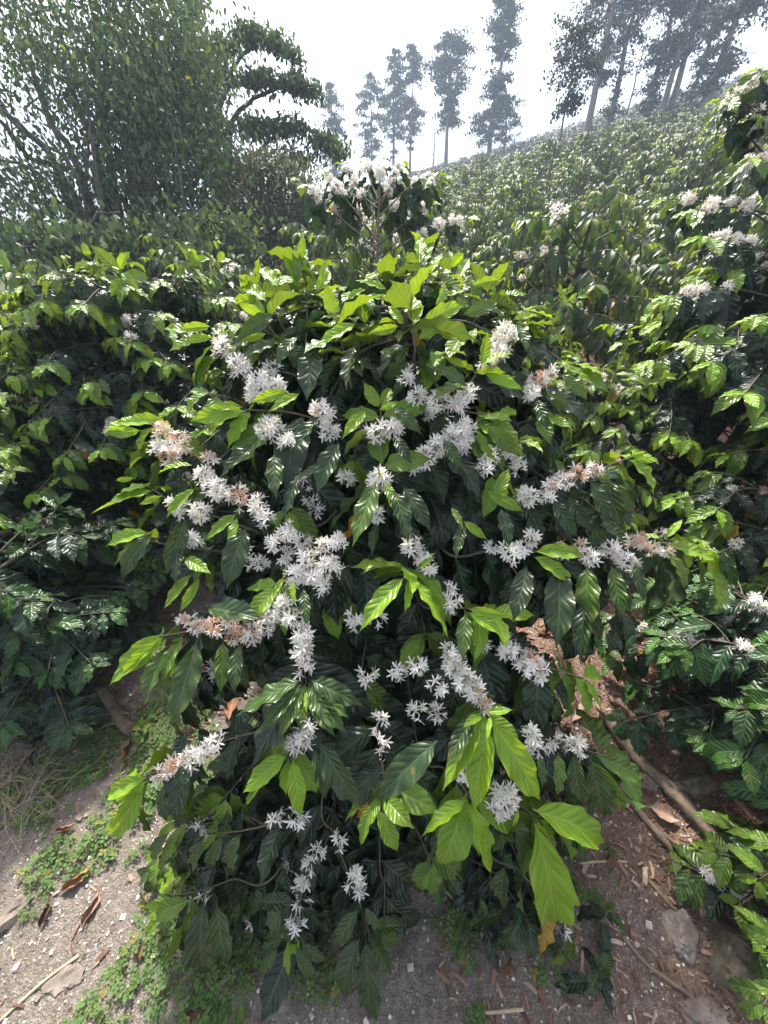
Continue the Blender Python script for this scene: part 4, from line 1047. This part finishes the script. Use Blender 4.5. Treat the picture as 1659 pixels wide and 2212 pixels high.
big_tree('layered_tree', gb, [([gb, (480, 400, 9.2), (430, 200, 9.4), (400, 20, 9.6)], .16, .05), ([(450, 300, 9.2), (520, 130, 9.2), (600, 90, 9.0), (640, 120, 8.9)], .06, .02), ([(460, 330, 9.2), (540, 220, 9.2), (620, 190, 9.0), (690, 185, 8.9)], .06, .02), ([(480, 400, 9.2), (580, 300, 9.2), (650, 275, 9.0), (740, 310, 8.9)], .06, .02), ([(440, 250, 9.3), (480, 160, 9.4), (500, 110, 9.4)], .05, .02), ([(480, 420, 9.2), (540, 360, 9.2), (600, 320, 9.2)], .05, .02)],
         [(480, 95, 9.2, .35, .12, .4, 20), (540, 72, 9.0, .4, .12, .4, 30), (600, 90, 9.0, .3, .12, .3, 24), (635, 120, 8.9, .12, .12, .2, 8), (490, 165, 9.2, .4, .12, .5, 22), (570, 172, 9.0, .5, .12, .5, 34), (640, 178, 8.9, .4, .10, .4, 26), (680, 195, 8.9, .12, .08, .3, 6), (540, 275, 9.2, .5, .15, .5, 30), (620, 272, 9.0, .5, .12, .5, 30), (690, 300, 8.9, .4, .10, .4, 20), (730, 325, 8.9, .2, .08, .4, 8), (440, 130, 9.4, .45, .6, .6, 60), (440, 280, 9.3, .6, .7, .6, 80), (400, 0, 9.6, .4, .6, .6, 40), (500, 380, 9.2, .7, .4, .6, 60), (640, 335, 9.1, .7, .1, .5, 18)],
         'tree with flat layered arms of hanging leaves reaching right into the white sky', 52, leaf=.12, per=20, clump=.12)
gb = P(600, 600, 8.0); gb[2] = gz(gb[0], gb[1]) - .1
big_tree('thicket_tree', gb, [([gb, (560, 440, 8.0), (530, 340, 8.1)], .07, .02), ([gb, (610, 440, 8.0), (620, 350, 8.1)], .06, .02), ([gb, (660, 470, 8.0), (680, 400, 8.1)], .05, .02)],
         [(540, 420, 8.0, .75, .75, .6, 110), (620, 430, 8.0, .7, .8, .6, 130), (600, 520, 8.0, .9, .5, .6, 80), (670, 480, 8.0, .4, .6, .4, 50)], 'dull grey-brown bushy tree draped in dry looking twigs below the layered tree', 53, leaf=.085, per=26, mat='thicket', young=.05, clump=.17, tpl=LEAF_TINY)
gb = P(120, 560, 5.5); gb[2] = gz(gb[0], gb[1]) - .1
big_tree('undergrowth_bush', gb, [([gb, (100, 500, 5.5), (60, 440, 5.5)], .05, .02), ([gb, (200, 500, 5.5), (260, 460, 5.5)], .05, .02)],
         [(40, 520, 5.6, .8, .3, .5, 34), (200, 530, 5.6, .8, .3, .5, 34), (360, 530, 5.8, .8, .3, .5, 40), (480, 520, 6.2, .6, .35, .5, 44), (430, 575, 6, .6, .2, .4, 34), (250, 585, 6, .7, .2, .4, 26)], 'low dark bush at the foot of the vine-hung tree', 54, leaf=.12, per=22, clump=.2, cat='bush')
rb = P(715, 465, 7.0); rb[2] = gz(rb[0], rb[1])
big_tree('red_shrub', rb, [([rb, (715, 500, 7.0), (712, 468, 7.0)], .02, .008)], [(715, 467, 7.0, .13, .05, .1, 9), (725, 472, 7.0, .1, .04, .1, 5)], 'small shrub with a burst of red leaves under the leggy flowering shrub', 55, leaf=.07, per=10, clump=.05, mat='redleaf', hang=.1, cat='bush')

# ================================================================ on the ground
def clover_tpl(rng):
    Vs, Fs, n = [], [], 0
    for k in range(3):
        a = 2.094 * k; o_ = np.array([math.cos(a), math.sin(a), 0]); s_ = np.array([-math.sin(a), math.cos(a), 0])
        pr = [(.04, .0), (.5, .42), (.95, .5), (1.08, .25)]
        V = []
        for i, (t, w_) in enumerate(pr):
            for u in (-1, 0, 1):
                tt = t - (.16 if (i == 3 and u == 0) else 0)
                V.append(o_ * tt + s_ * w_ * u + UP * (.08 * abs(u) + .05 * rng.rand()))
        F = [[3 * i + j, 3 * i + j + 1, 3 * i + j + 4, 3 * i + j + 3] for i in range(3) for j in range(2)]
        Vs.append(np.array(V)); Fs.append(np.array(F) + n); n += 12
    Vs.append(np.array([[-.04, 0, 0], [.04, 0, 0], [.05, .1, -1.6], [-.03, .1, -1.6]])); Fs.append(np.array([[0, 1, 2, 3]]) + n)
    V = np.vstack(Vs); return {'v': V, 'f': np.vstack(Fs), 'uv': np.zeros((len(V), 2))}
rg = np.random.RandomState(91)
CLOV = [clover_tpl(rg) for _ in range(4)]
pos, sz = [], []
for i in range(26000):
    if i % 3:
        x, y = rg.uniform(-1.75, -.12), rg.uniform(.0, 1.0)
        m = mnoise.fractal(Vector((x * 3.0, y * 3.0, 7)), .7, 2, 4) + .30 - .9 * max(0, x + .6) - .5 * max(0, y - .55)
    else:
        x, y = rg.uniform(.05, .95), rg.uniform(.0, .5)
        m = mnoise.fractal(Vector((x * 4.0, y * 4.0, 17)), .7, 2, 4) + .26 - 6.0 * max(0, abs(x - .46) - .2) - 2.0 * max(0, y - .28)
    if m < .14 or rg.rand() > .12 + 1.5 * (m - .1): continue
    h_ = rg.uniform(.006, .024)
    pos.append((x, y, zdet(x, y) + h_)); sz.append(rg.uniform(.0065, .0125))
pos = np.array(pos); k = len(pos)
a = Acc()
dn = rg.normal(size=(k, 3)); dn[:, 2] = 0
nn = rg.normal(0, .35, (k, 3)) + UP
dn = dn - (dn * nn).sum(1, keepdims=True) / (nn * nn).sum(1, keepdims=True) * nn
a.inst_var(CLOV, pos, dn, nn, np.array(sz), np.stack([np.clip(rg.normal(.3, .3, k), 0, 1), rg.rand(k), (rg.rand(k) < .03) * .7], 1), rg)
tag(a.build('clover', M['clover']), 'low clover spreading over the gravelly soil', 'ground cover', kind='stuff')

def cube_sphere(n):
    V, F = [], []
    for ax in range(3):
        for sg in (-1, 1):
            o_ = len(V)
            for i in range(n + 1):
                for j in range(n + 1):
                    p = [0, 0, 0]; p[ax] = sg; p[(ax + 1) % 3] = (2 * i / n - 1) * sg; p[(ax + 2) % 3] = 2 * j / n - 1
                    V.append(p)
            for i in range(n):
                for j in range(n):
                    q = o_ + i * (n + 1) + j; F.append([q, q + n + 1, q + n + 2, q + 1])
    V = np.array(V, float); V /= np.linalg.norm(V, axis=1, keepdims=True)
    return V, np.array(F)
CS1 = cube_sphere(1); CS2 = cube_sphere(2)
def stone_tpl(rng, flat=.6, cs=CS1):
    V = cs[0] * np.array([1, rng.uniform(.6, 1), flat * rng.uniform(.6, 1)])
    V = V + .22 * np.array([[mnoise.noise(Vector(tuple(v * 1.7 + 9 * q))) for q in range(3)] for v in V]) 
    return {'v': V, 'f': cs[1], 'uv': np.zeros((len(V), 2))}
ST = [stone_tpl(rg, rg.uniform(.4, .9)) for _ in range(6)]
# loose grit and pebbles
k = 22000
x = rg.uniform(-1.8, 1.7, k); y = rg.uniform(-.05, 1.5, k) ** 1.0
z = np.array([zdet(a_, b_) for a_, b_ in zip(x, y)])
sz = np.minimum(.016, .0012 + rg.exponential(.0017, k))
g = Acc(); d = rg.normal(size=(k, 3)); d[:, 2] *= .2
g.inst_var(ST, np.stack([x, y, z + sz * .2], 1), d, rg.normal(0, .3, (k, 3)) + UP, sz, np.stack([np.zeros(k), rg.rand(k), np.zeros(k)], 1), rg)
tag(g.build('gravel', M['grit'], smooth=False), 'loose grit and pebbles on the soil', 'gravel', kind='stuff')
# wood chips, bark bits and leaf scraps
def chip_tpl(rng):
    L_, w_ = 1, rng.uniform(.05, .17); b = rng.uniform(-.25, .25)
    V = []
    for t in (0, .5, 1):
        for sx_, sz_ in ((-1, 0), (1, 0), (1, 1), (-1, 1)):
            V.append([sx_ * w_ * (1 - .3 * abs(t - .5)) + b * (t - .5) ** 2, t - .5, sz_ * .05 + .1 * (1 - 4 * (t - .5) ** 2) * rng.rand()])
    F = []
    for i in range(2):
        for j in range(4): F.append([4 * i + j, 4 * i + (j + 1) % 4, 4 * i + 4 + (j + 1) % 4, 4 * i + 4 + j])
    F += [[0, 3, 2, 1], [8, 9, 10, 11]]
    return {'v': np.array(V), 'f': np.array(F), 'uv': np.zeros((12, 2))}
CH = [chip_tpl(rg) for _ in range(8)]
k = 15500
x = np.concatenate([rg.uniform(.15, 1.9, 12000), rg.uniform(-1.9, 0, 3500)]); y = np.concatenate([rg.uniform(-.05, 2.0, 12000), rg.uniform(.6, 2.0, 2500), rg.uniform(0, 1, 1000)])
z = np.array([zdet(a_, b_) for a_, b_ in zip(x, y)])
d = rg.normal(size=(k, 3)); d[:, 2] *= .25
g = Acc(); g.inst_var(CH, np.stack([x, y, z + .003], 1), d, rg.normal(0, .3, (k, 3)) + UP, np.clip(rg.exponential(.010, k) + .005, 0, .045), np.stack([np.zeros(k), rg.rand(k) ** 1.3, np.zeros(k)], 1), rg)
tag(g.build('wood_litter', M['chips'], smooth=False), 'brown wood chips, bark bits and leaf scraps scattered over the soil', 'litter', kind='stuff')
# fallen coffee leaves in the shade under the shrubs, uncountable
k = 900
x = rg.uniform(-2.6, 2.4, k); y = rg.uniform(.7, 3.4, k)
keep = (np.abs(x) > .25) | (y > 1); x, y = x[keep], y[keep]; k = len(x)
z = np.array([zdet(a_, b_) for a_, b_ in zip(x, y)]); d = rg.normal(size=(k, 3)); d[:, 2] *= .15
g = Acc(); g.inst_var(DEAD, np.stack([x, y, z + .008], 1), d, rg.normal(0, .3, (k, 3)) + UP, rg.uniform(.05, .12, k), np.stack([np.zeros(k), rg.rand(k), np.zeros(k)], 1), rg)
tag(g.build('leaf_litter', M['dryleaf']), 'brown fallen leaves lying in the shade under the shrubs', 'leaf litter', kind='stuff')

def along(px, py, px2, py2):
    a_, b_ = G(px, py), G(px2, py2)
    return a_, b_ - a_
def dead_leaf(px, py, px2, py2, tp, tone, label, grp='dry leaves on the gravel', w_=1.0):
    a_, d_ = along(px, py, px2, py2)
    L_ = np.linalg.norm(d_)
    ac = Acc(); t = dict(DEAD[tp]); t['v'] = t['v'] * np.array([w_, 1, 1])
    ac.inst(t, [a_ * 0 + [0, 0, .007]], [d_ + [0, 0, .01]], [[.1, -.15, 1]], [L_ * 1.05], [[0, tone, 0]])
    o = ac.build('dry_leaf', M['dryleaf']); o.location = a_
    tag(o, label, 'dry leaf', grp)
dead_leaf(82, 1692, 140, 1662, 1, .55, 'tan curled dry leaf beside the dry grass tuft, highest on the left gravel')
dead_leaf(120, 1732, 112, 1700, 0, .45, 'broad rust red dry leaf just below the curled tan one', w_=1.3)
dead_leaf(122, 1800, 172, 1775, 1, .6, 'narrow split orange-brown dry leaf between clover patches', w_=.8)
dead_leaf(133, 1932, 198, 1862, 1, .68, 'longest bright orange-brown dry leaf on the left gravel')
dead_leaf(180, 2005, 210, 1925, 1, .9, 'folded purplish grey dry leaf below the long orange one')
dead_leaf(90, 2010, 108, 1940, 1, .08, 'dark brown withered leaf beside the pale flat stone', w_=.8)
dead_leaf(302, 2078, 314, 2038, 3, .2, 'small crumpled dark dry leaf low in the clover below the big shrub')
dead_leaf(395, 2190, 440, 2175, 1, .12, 'dark reddish dry leaf at the bottom edge under the lowest twig')
dead_leaf(1400, 1745, 1462, 1775, 3, .98, 'large pale yellowish dry leaf between the two dead branches', 'dry leaves on the right soil', 1.1)
dead_leaf(1548, 2128, 1610, 2172, 1, .95, 'long pale curled dry leaf beside the boulder at the bottom right', 'dry leaves on the right soil')
dead_leaf(1458, 2155, 1472, 2182, 0, .7, 'little orange dry leaf near the bottom edge on the right', 'dry leaves on the right soil', 1.2)
dead_leaf(1312, 1875, 1326, 1840, 3, .15, 'small red-brown dry leaf under the lowest right leaves of the big shrub', 'dry leaves on the right soil')
dead_leaf(1075, 1985, 1135, 2015, 2, .18, 'dark curled dry leaf in the clover under the big lime leaves', 'dry leaves on the right soil')
dead_leaf(1085, 2110, 1098, 2060, 0, .3, 'reddish dry leaf half covered by clover, below the dark curled one', 'dry leaves on the right soil')
dead_leaf(1540, 1975, 1546, 1925, 1, .4, 'upright red-brown dry leaf between the grey rock and the smallest shrub', 'dry leaves on the right soil')
dead_leaf(60, 1640, 20, 1665, 2, .3, 'brown dry leaf behind the dry grass tuft at the left edge', w_=.9)

def rock(px, py, rx, ry, hz, rot, mat, label, seed, sink=.55, rough=.45):
    """boulder whose half sizes are given in layout pixels on the ground"""
    g0 = G(px, py); a_ = g0 - np.array([0, 0, CAMZ]); D = a_[1] * CP - a_[2] * SP
    sx_, sy_ = rx / FPX * D, ry / FPX * D
    V, F = cube_sphere(26)
    V = V.copy()
    r_ = np.array([1 + rough * mnoise.fractal(Vector(tuple(v * 1.3 + seed)), .8, 2, 5) for v in V])
    r_ = r_ + .07 * np.array([mnoise.fractal(Vector(tuple(v * 5 + seed)), .6, 2, 3) for v in V])
    # a few flat facets
    rg_ = np.random.RandomState(seed)
    for q in range(7):
        nrm_ = rand_dirs(rg_, 1)[0]; dd = V @ nrm_
        r_ = np.where(dd * r_ > .72, .72 / np.maximum(dd, .01), r_)
    V = V * r_[:, None]
    c_, s_ = math.cos(rot), math.sin(rot)
    V = V * np.array([sx_, sy_, hz])
    V = np.stack([V[:, 0] * c_ - V[:, 1] * s_, V[:, 0] * s_ + V[:, 1] * c_, V[:, 2] + hz * (1 - 2 * sink)], 1)
    ac = Acc(); ac.add(V, F); o = ac.build('rock', M[mat]); o.location = g0
    tag(o, label, 'rock', 'rocks on the ground')
rock(36, 1968, 26, 62, .022, -.75, 'stone', 'pale pinkish flat stone at the left edge', 3)
rock(128, 2122, 42, 24, .012, .2, 'stone', 'flat grey-beige stone half buried in clover near the bottom left', 4)
rock(172, 1768, 9, 7, .008, 0, 'stone', 'tiny pale pebble beside the narrow split leaf', 5)
rock(285, 1522, 22, 12, .02, .3, 'stone', 'small white stone by the old stump on the left', 6)
rock(1474, 2012, 42, 36, .03, .4, 'stone', 'rounded grey rock between clover and boulder on the right', 7)
rock(1612, 2085, 100, 75, .10, .3, 'mossy', 'biggest brown mossy boulder in the bottom right corner', 8)
rock(1514, 2190, 48, 30, .03, .1, 'stone', 'grey rock cut by the bottom edge beside the boulder', 9)
rock(1404, 1690, 36, 22, .03, -.3, 'stone', 'greyish rock tucked under the thicker dead branch', 10)
rock(1545, 1630, 40, 40, .07, .5, 'mossy', 'brown mossy stone above the thicker dead branch', 11)
rock(1500, 1690, 62, 30, .05, .1, 'mossy', 'earth covered rounded rock right of the thicker dead branch', 12)
rock(1210, 1960, 16, 12, .018, .1, 'mossy', 'small brown stone under the hanging lime leaf', 13)

def dead_branch(pts_, r_, label, cat='dead branch', seed=1, mat='deadwood', name='dead_branch', lift=1.0, forks=2):
    rg_ = np.random.RandomState(seed)
    g_ = [G(*q) for q in pts_]
    g_ = [q + np.array([0, 0, r_ * .8 * lift]) for q in g_]
    o_ = g_[0].copy()
    path = catmull([q - o_ for q in g_], .02)
    path = path + np.cumsum(rg_.normal(0, r_ * .02, path.shape), axis=0) * np.array([1, 1, .2])
    k_ = len(path)
    rr = r_ * (1 + .22 * np.array([mnoise.noise(Vector((i * .3, seed, 0))) for i in range(k_)])) * np.linspace(.9, 1, k_)
    ac = Acc(); ac.tube(path, list(rr), None, 12)
    v = ac.v[0]; nz = np.array([mnoise.fractal(Vector((p[0] * 60, p[1] * 60, p[2] * 60)), .8, 2, 3) for p in v.astype(float)])
    cen = np.repeat(path, 12, 0)
    ac.v[0] = (cen + (v - cen) * (1 + .28 * nz[:, None])).astype(np.float32)
    for q in range(forks):
        i = rg_.randint(1, max(2, k_ - 2)); d_ = rg_.normal(size=3); d_[2] = abs(d_[2]) * .4
        d_ = nrm(d_); ac.tube(catmull([path[i], path[i] + d_ * r_ * 2.2, path[i] + d_ * r_ * 3.5 - UP * r_ * .4], .01), r_ * .38, r_ * .2, 6)
    ob = ac.build(name, M[mat]); ob.location = o_
    tag(ob, label, cat)
dead_branch([(1300, 1545), (1370, 1635), (1445, 1715), (1500, 1780), (1560, 1850)], .024, 'thicker weathered dead branch lying on the right soil', seed=2)
dead_branch([(1335, 1690), (1380, 1755), (1440, 1830), (1482, 1880)], .012, 'thinner dead branch lying left of the thicker one', seed=3)
dead_branch([(222, 1488), (245, 1530), (262, 1560), (284, 1580)], .022, 'grey weathered stump of wood under the left flank of the big shrub', seed=4)
dead_branch([(-30, 1625), (60, 1585), (165, 1530), (230, 1490)], .022, 'long old stick lying in leaf litter under the low dark shrub', seed=5)
dead_branch([(-20, 2225), (60, 2150), (123, 2101), (170, 2065)], .004, 'pale straight straw across the bottom left corner', 'stick', seed=6, mat='straw', name='stick', forks=0)
dead_branch([(1345, 2020), (1400, 2080), (1470, 2135), (1545, 2200)], .006, 'thin brown stick running from the clover to the boulder', 'stick', seed=7, name='stick')
dead_branch([(1255, 1862), (1300, 1858), (1355, 1860)], .004, 'short pale twig on the soil right of the big lime leaves', 'stick', seed=8, mat='straw', name='stick', forks=0)
dead_branch([(1285, 1580), (1240, 1500), (1215, 1430)], .007, 'dark stick pointing up the bare soil right of the shrub', 'stick', seed=9, name='stick')
dead_branch([(860, 1850), (920, 1885), (985, 1950)], .004, 'thin twig lying behind the right clover patch', 'stick', seed=10, mat='straw', name='stick')
dead_branch([(1020, 2190), (1075, 2186), (1130, 2180)], .004, 'short twig near the bottom edge below the clover', 'stick', seed=11, mat='straw', name='stick', forks=0)
dead_branch([(1400, 1900), (1455, 1965), (1500, 1990)], .005, 'crooked twig beside the rounded grey rock', 'stick', seed=12, name='stick')
# dry grass tuft
g = Acc()
for i in range(170):
    b0 = G(30 + rg.normal(0, 38), 1690 + rg.normal(0, 45)); az_ = rg.uniform(0, 6.28); L_ = rg.uniform(.08, .26)
    d_ = np.array([math.cos(az_), math.sin(az_), 0]); 
    pth = np.array([b0 + d_ * L_ * t * .8 + UP * L_ * (.75 * t - .75 * t * t * rg.uniform(.7, 1.1)) for t in np.linspace(0, 1, 6)])
    g.tube(pth, .0011, .0004, 3)
tag(g.build('dry_grass', M['straw']), 'tuft of bleached dry grass at the left edge', 'grass', kind='stuff')
# seedlings
def seedling(px, py, n_, L_, label, seed, yv=.5):
    rg_ = np.random.RandomState(seed); g0 = G(px, py)
    root = thing('coffee_seedling', tuple(g0), label, 'seedling', 'seedlings on the ground')
    path = catmull([[0, 0, 0], [.005, 0, L_ * .8], [.0, .01, L_ * 1.5]], .01)
    a_ = Acc(); a_.tube(path, .002, .001, 5); a_.build('stem', M['twig'], root)
    f_ = Acc(); leaves_on(f_, path, rg_, space=L_ * .5, L0=L_ * .7, L1=L_, young=n_, start=.2, up_shoot=True, yv=yv); f_.build('foliage', M['coffee'], root)
seedling(318, 1600, 3, .06, 'pale green seedling left of the faded blossom twig', 1, .7)
seedling(1035, 2010, 2, .08, 'dark seedling standing in the right clover patch', 2, .3)
seedling(1270, 2120, 2, .09, 'dark seedling near the bottom edge right of the clover', 3, .2)
seedling(1290, 1990, 2, .08, 'seedling at the right border of the clover patch', 4, .3)
seedling(75, 1625, 2, .07, 'seedling behind the dry grass tuft', 5, .3)

# ================================================================ far hills and haze
def far_ridge():
    a = Acc()
    th = np.radians(np.linspace(-70, 70, 220)); rg = np.random.RandomState(5)
    rows = []
    for r_, hh in ((300, -30), (330, 5), (360, 24), (390, 40), (430, 52), (470, 20), (520, -30)):
        n_ = np.array([mnoise.fractal(Vector((t * 9, r_ * .01, 1)), .7, 2, 6) for t in th])
        el = 1 + .25 * n_ + .1 * np.sin(th * 5)
        rows.append(np.stack([r_ * np.sin(th), r_ * np.cos(th), hh * el + rg.normal(0, 1.3, len(th))], 1))
    V = np.vstack(rows); m = len(th)
    i = np.arange(len(rows) - 1)[:, None] * m; j = np.arange(m - 1)[None]
    a.add(V, np.stack([i + j, i + j + 1, i + m + j + 1, i + m + j], -1).reshape(-1, 4), (0, .5, 0))
    tag(a.build('hills', M['far']), kind='structure')
far_ridge()
def haze(density=.006):
    me = bpy.data.meshes.new('haze')
    x, y0, y1, z0, z1 = 620., -620., 640., -60., 120.
    v = [(a, b, c) for a in (-x, x) for b in (y0, y1) for c in (z0, z1)]
    f = [(0, 1, 3, 2), (4, 6, 7, 5), (0, 4, 5, 1), (2, 3, 7, 6), (0, 2, 6, 4), (1, 5, 7, 3)]
    me.from_pydata(v, [], f)
    m = bpy.data.materials.new('haze'); m.use_nodes = True; nt = m.node_tree; nt.nodes.clear()
    out = nt.nodes.new('ShaderNodeOutputMaterial'); pv = nt.nodes.new('ShaderNodeVolumePrincipled')
    pv.inputs['Color'].default_value = (.66, .78, 1.0, 1); pv.inputs['Density'].default_value = density; pv.inputs['Anisotropy'].default_value = .1
    nt.links.new(pv.outputs[0], out.inputs['Volume'])
    me.materials.append(m)
    o = bpy.data.objects.new('haze', me); C.objects.link(o)
    tag(o, kind='stuff')
haze(.0024)
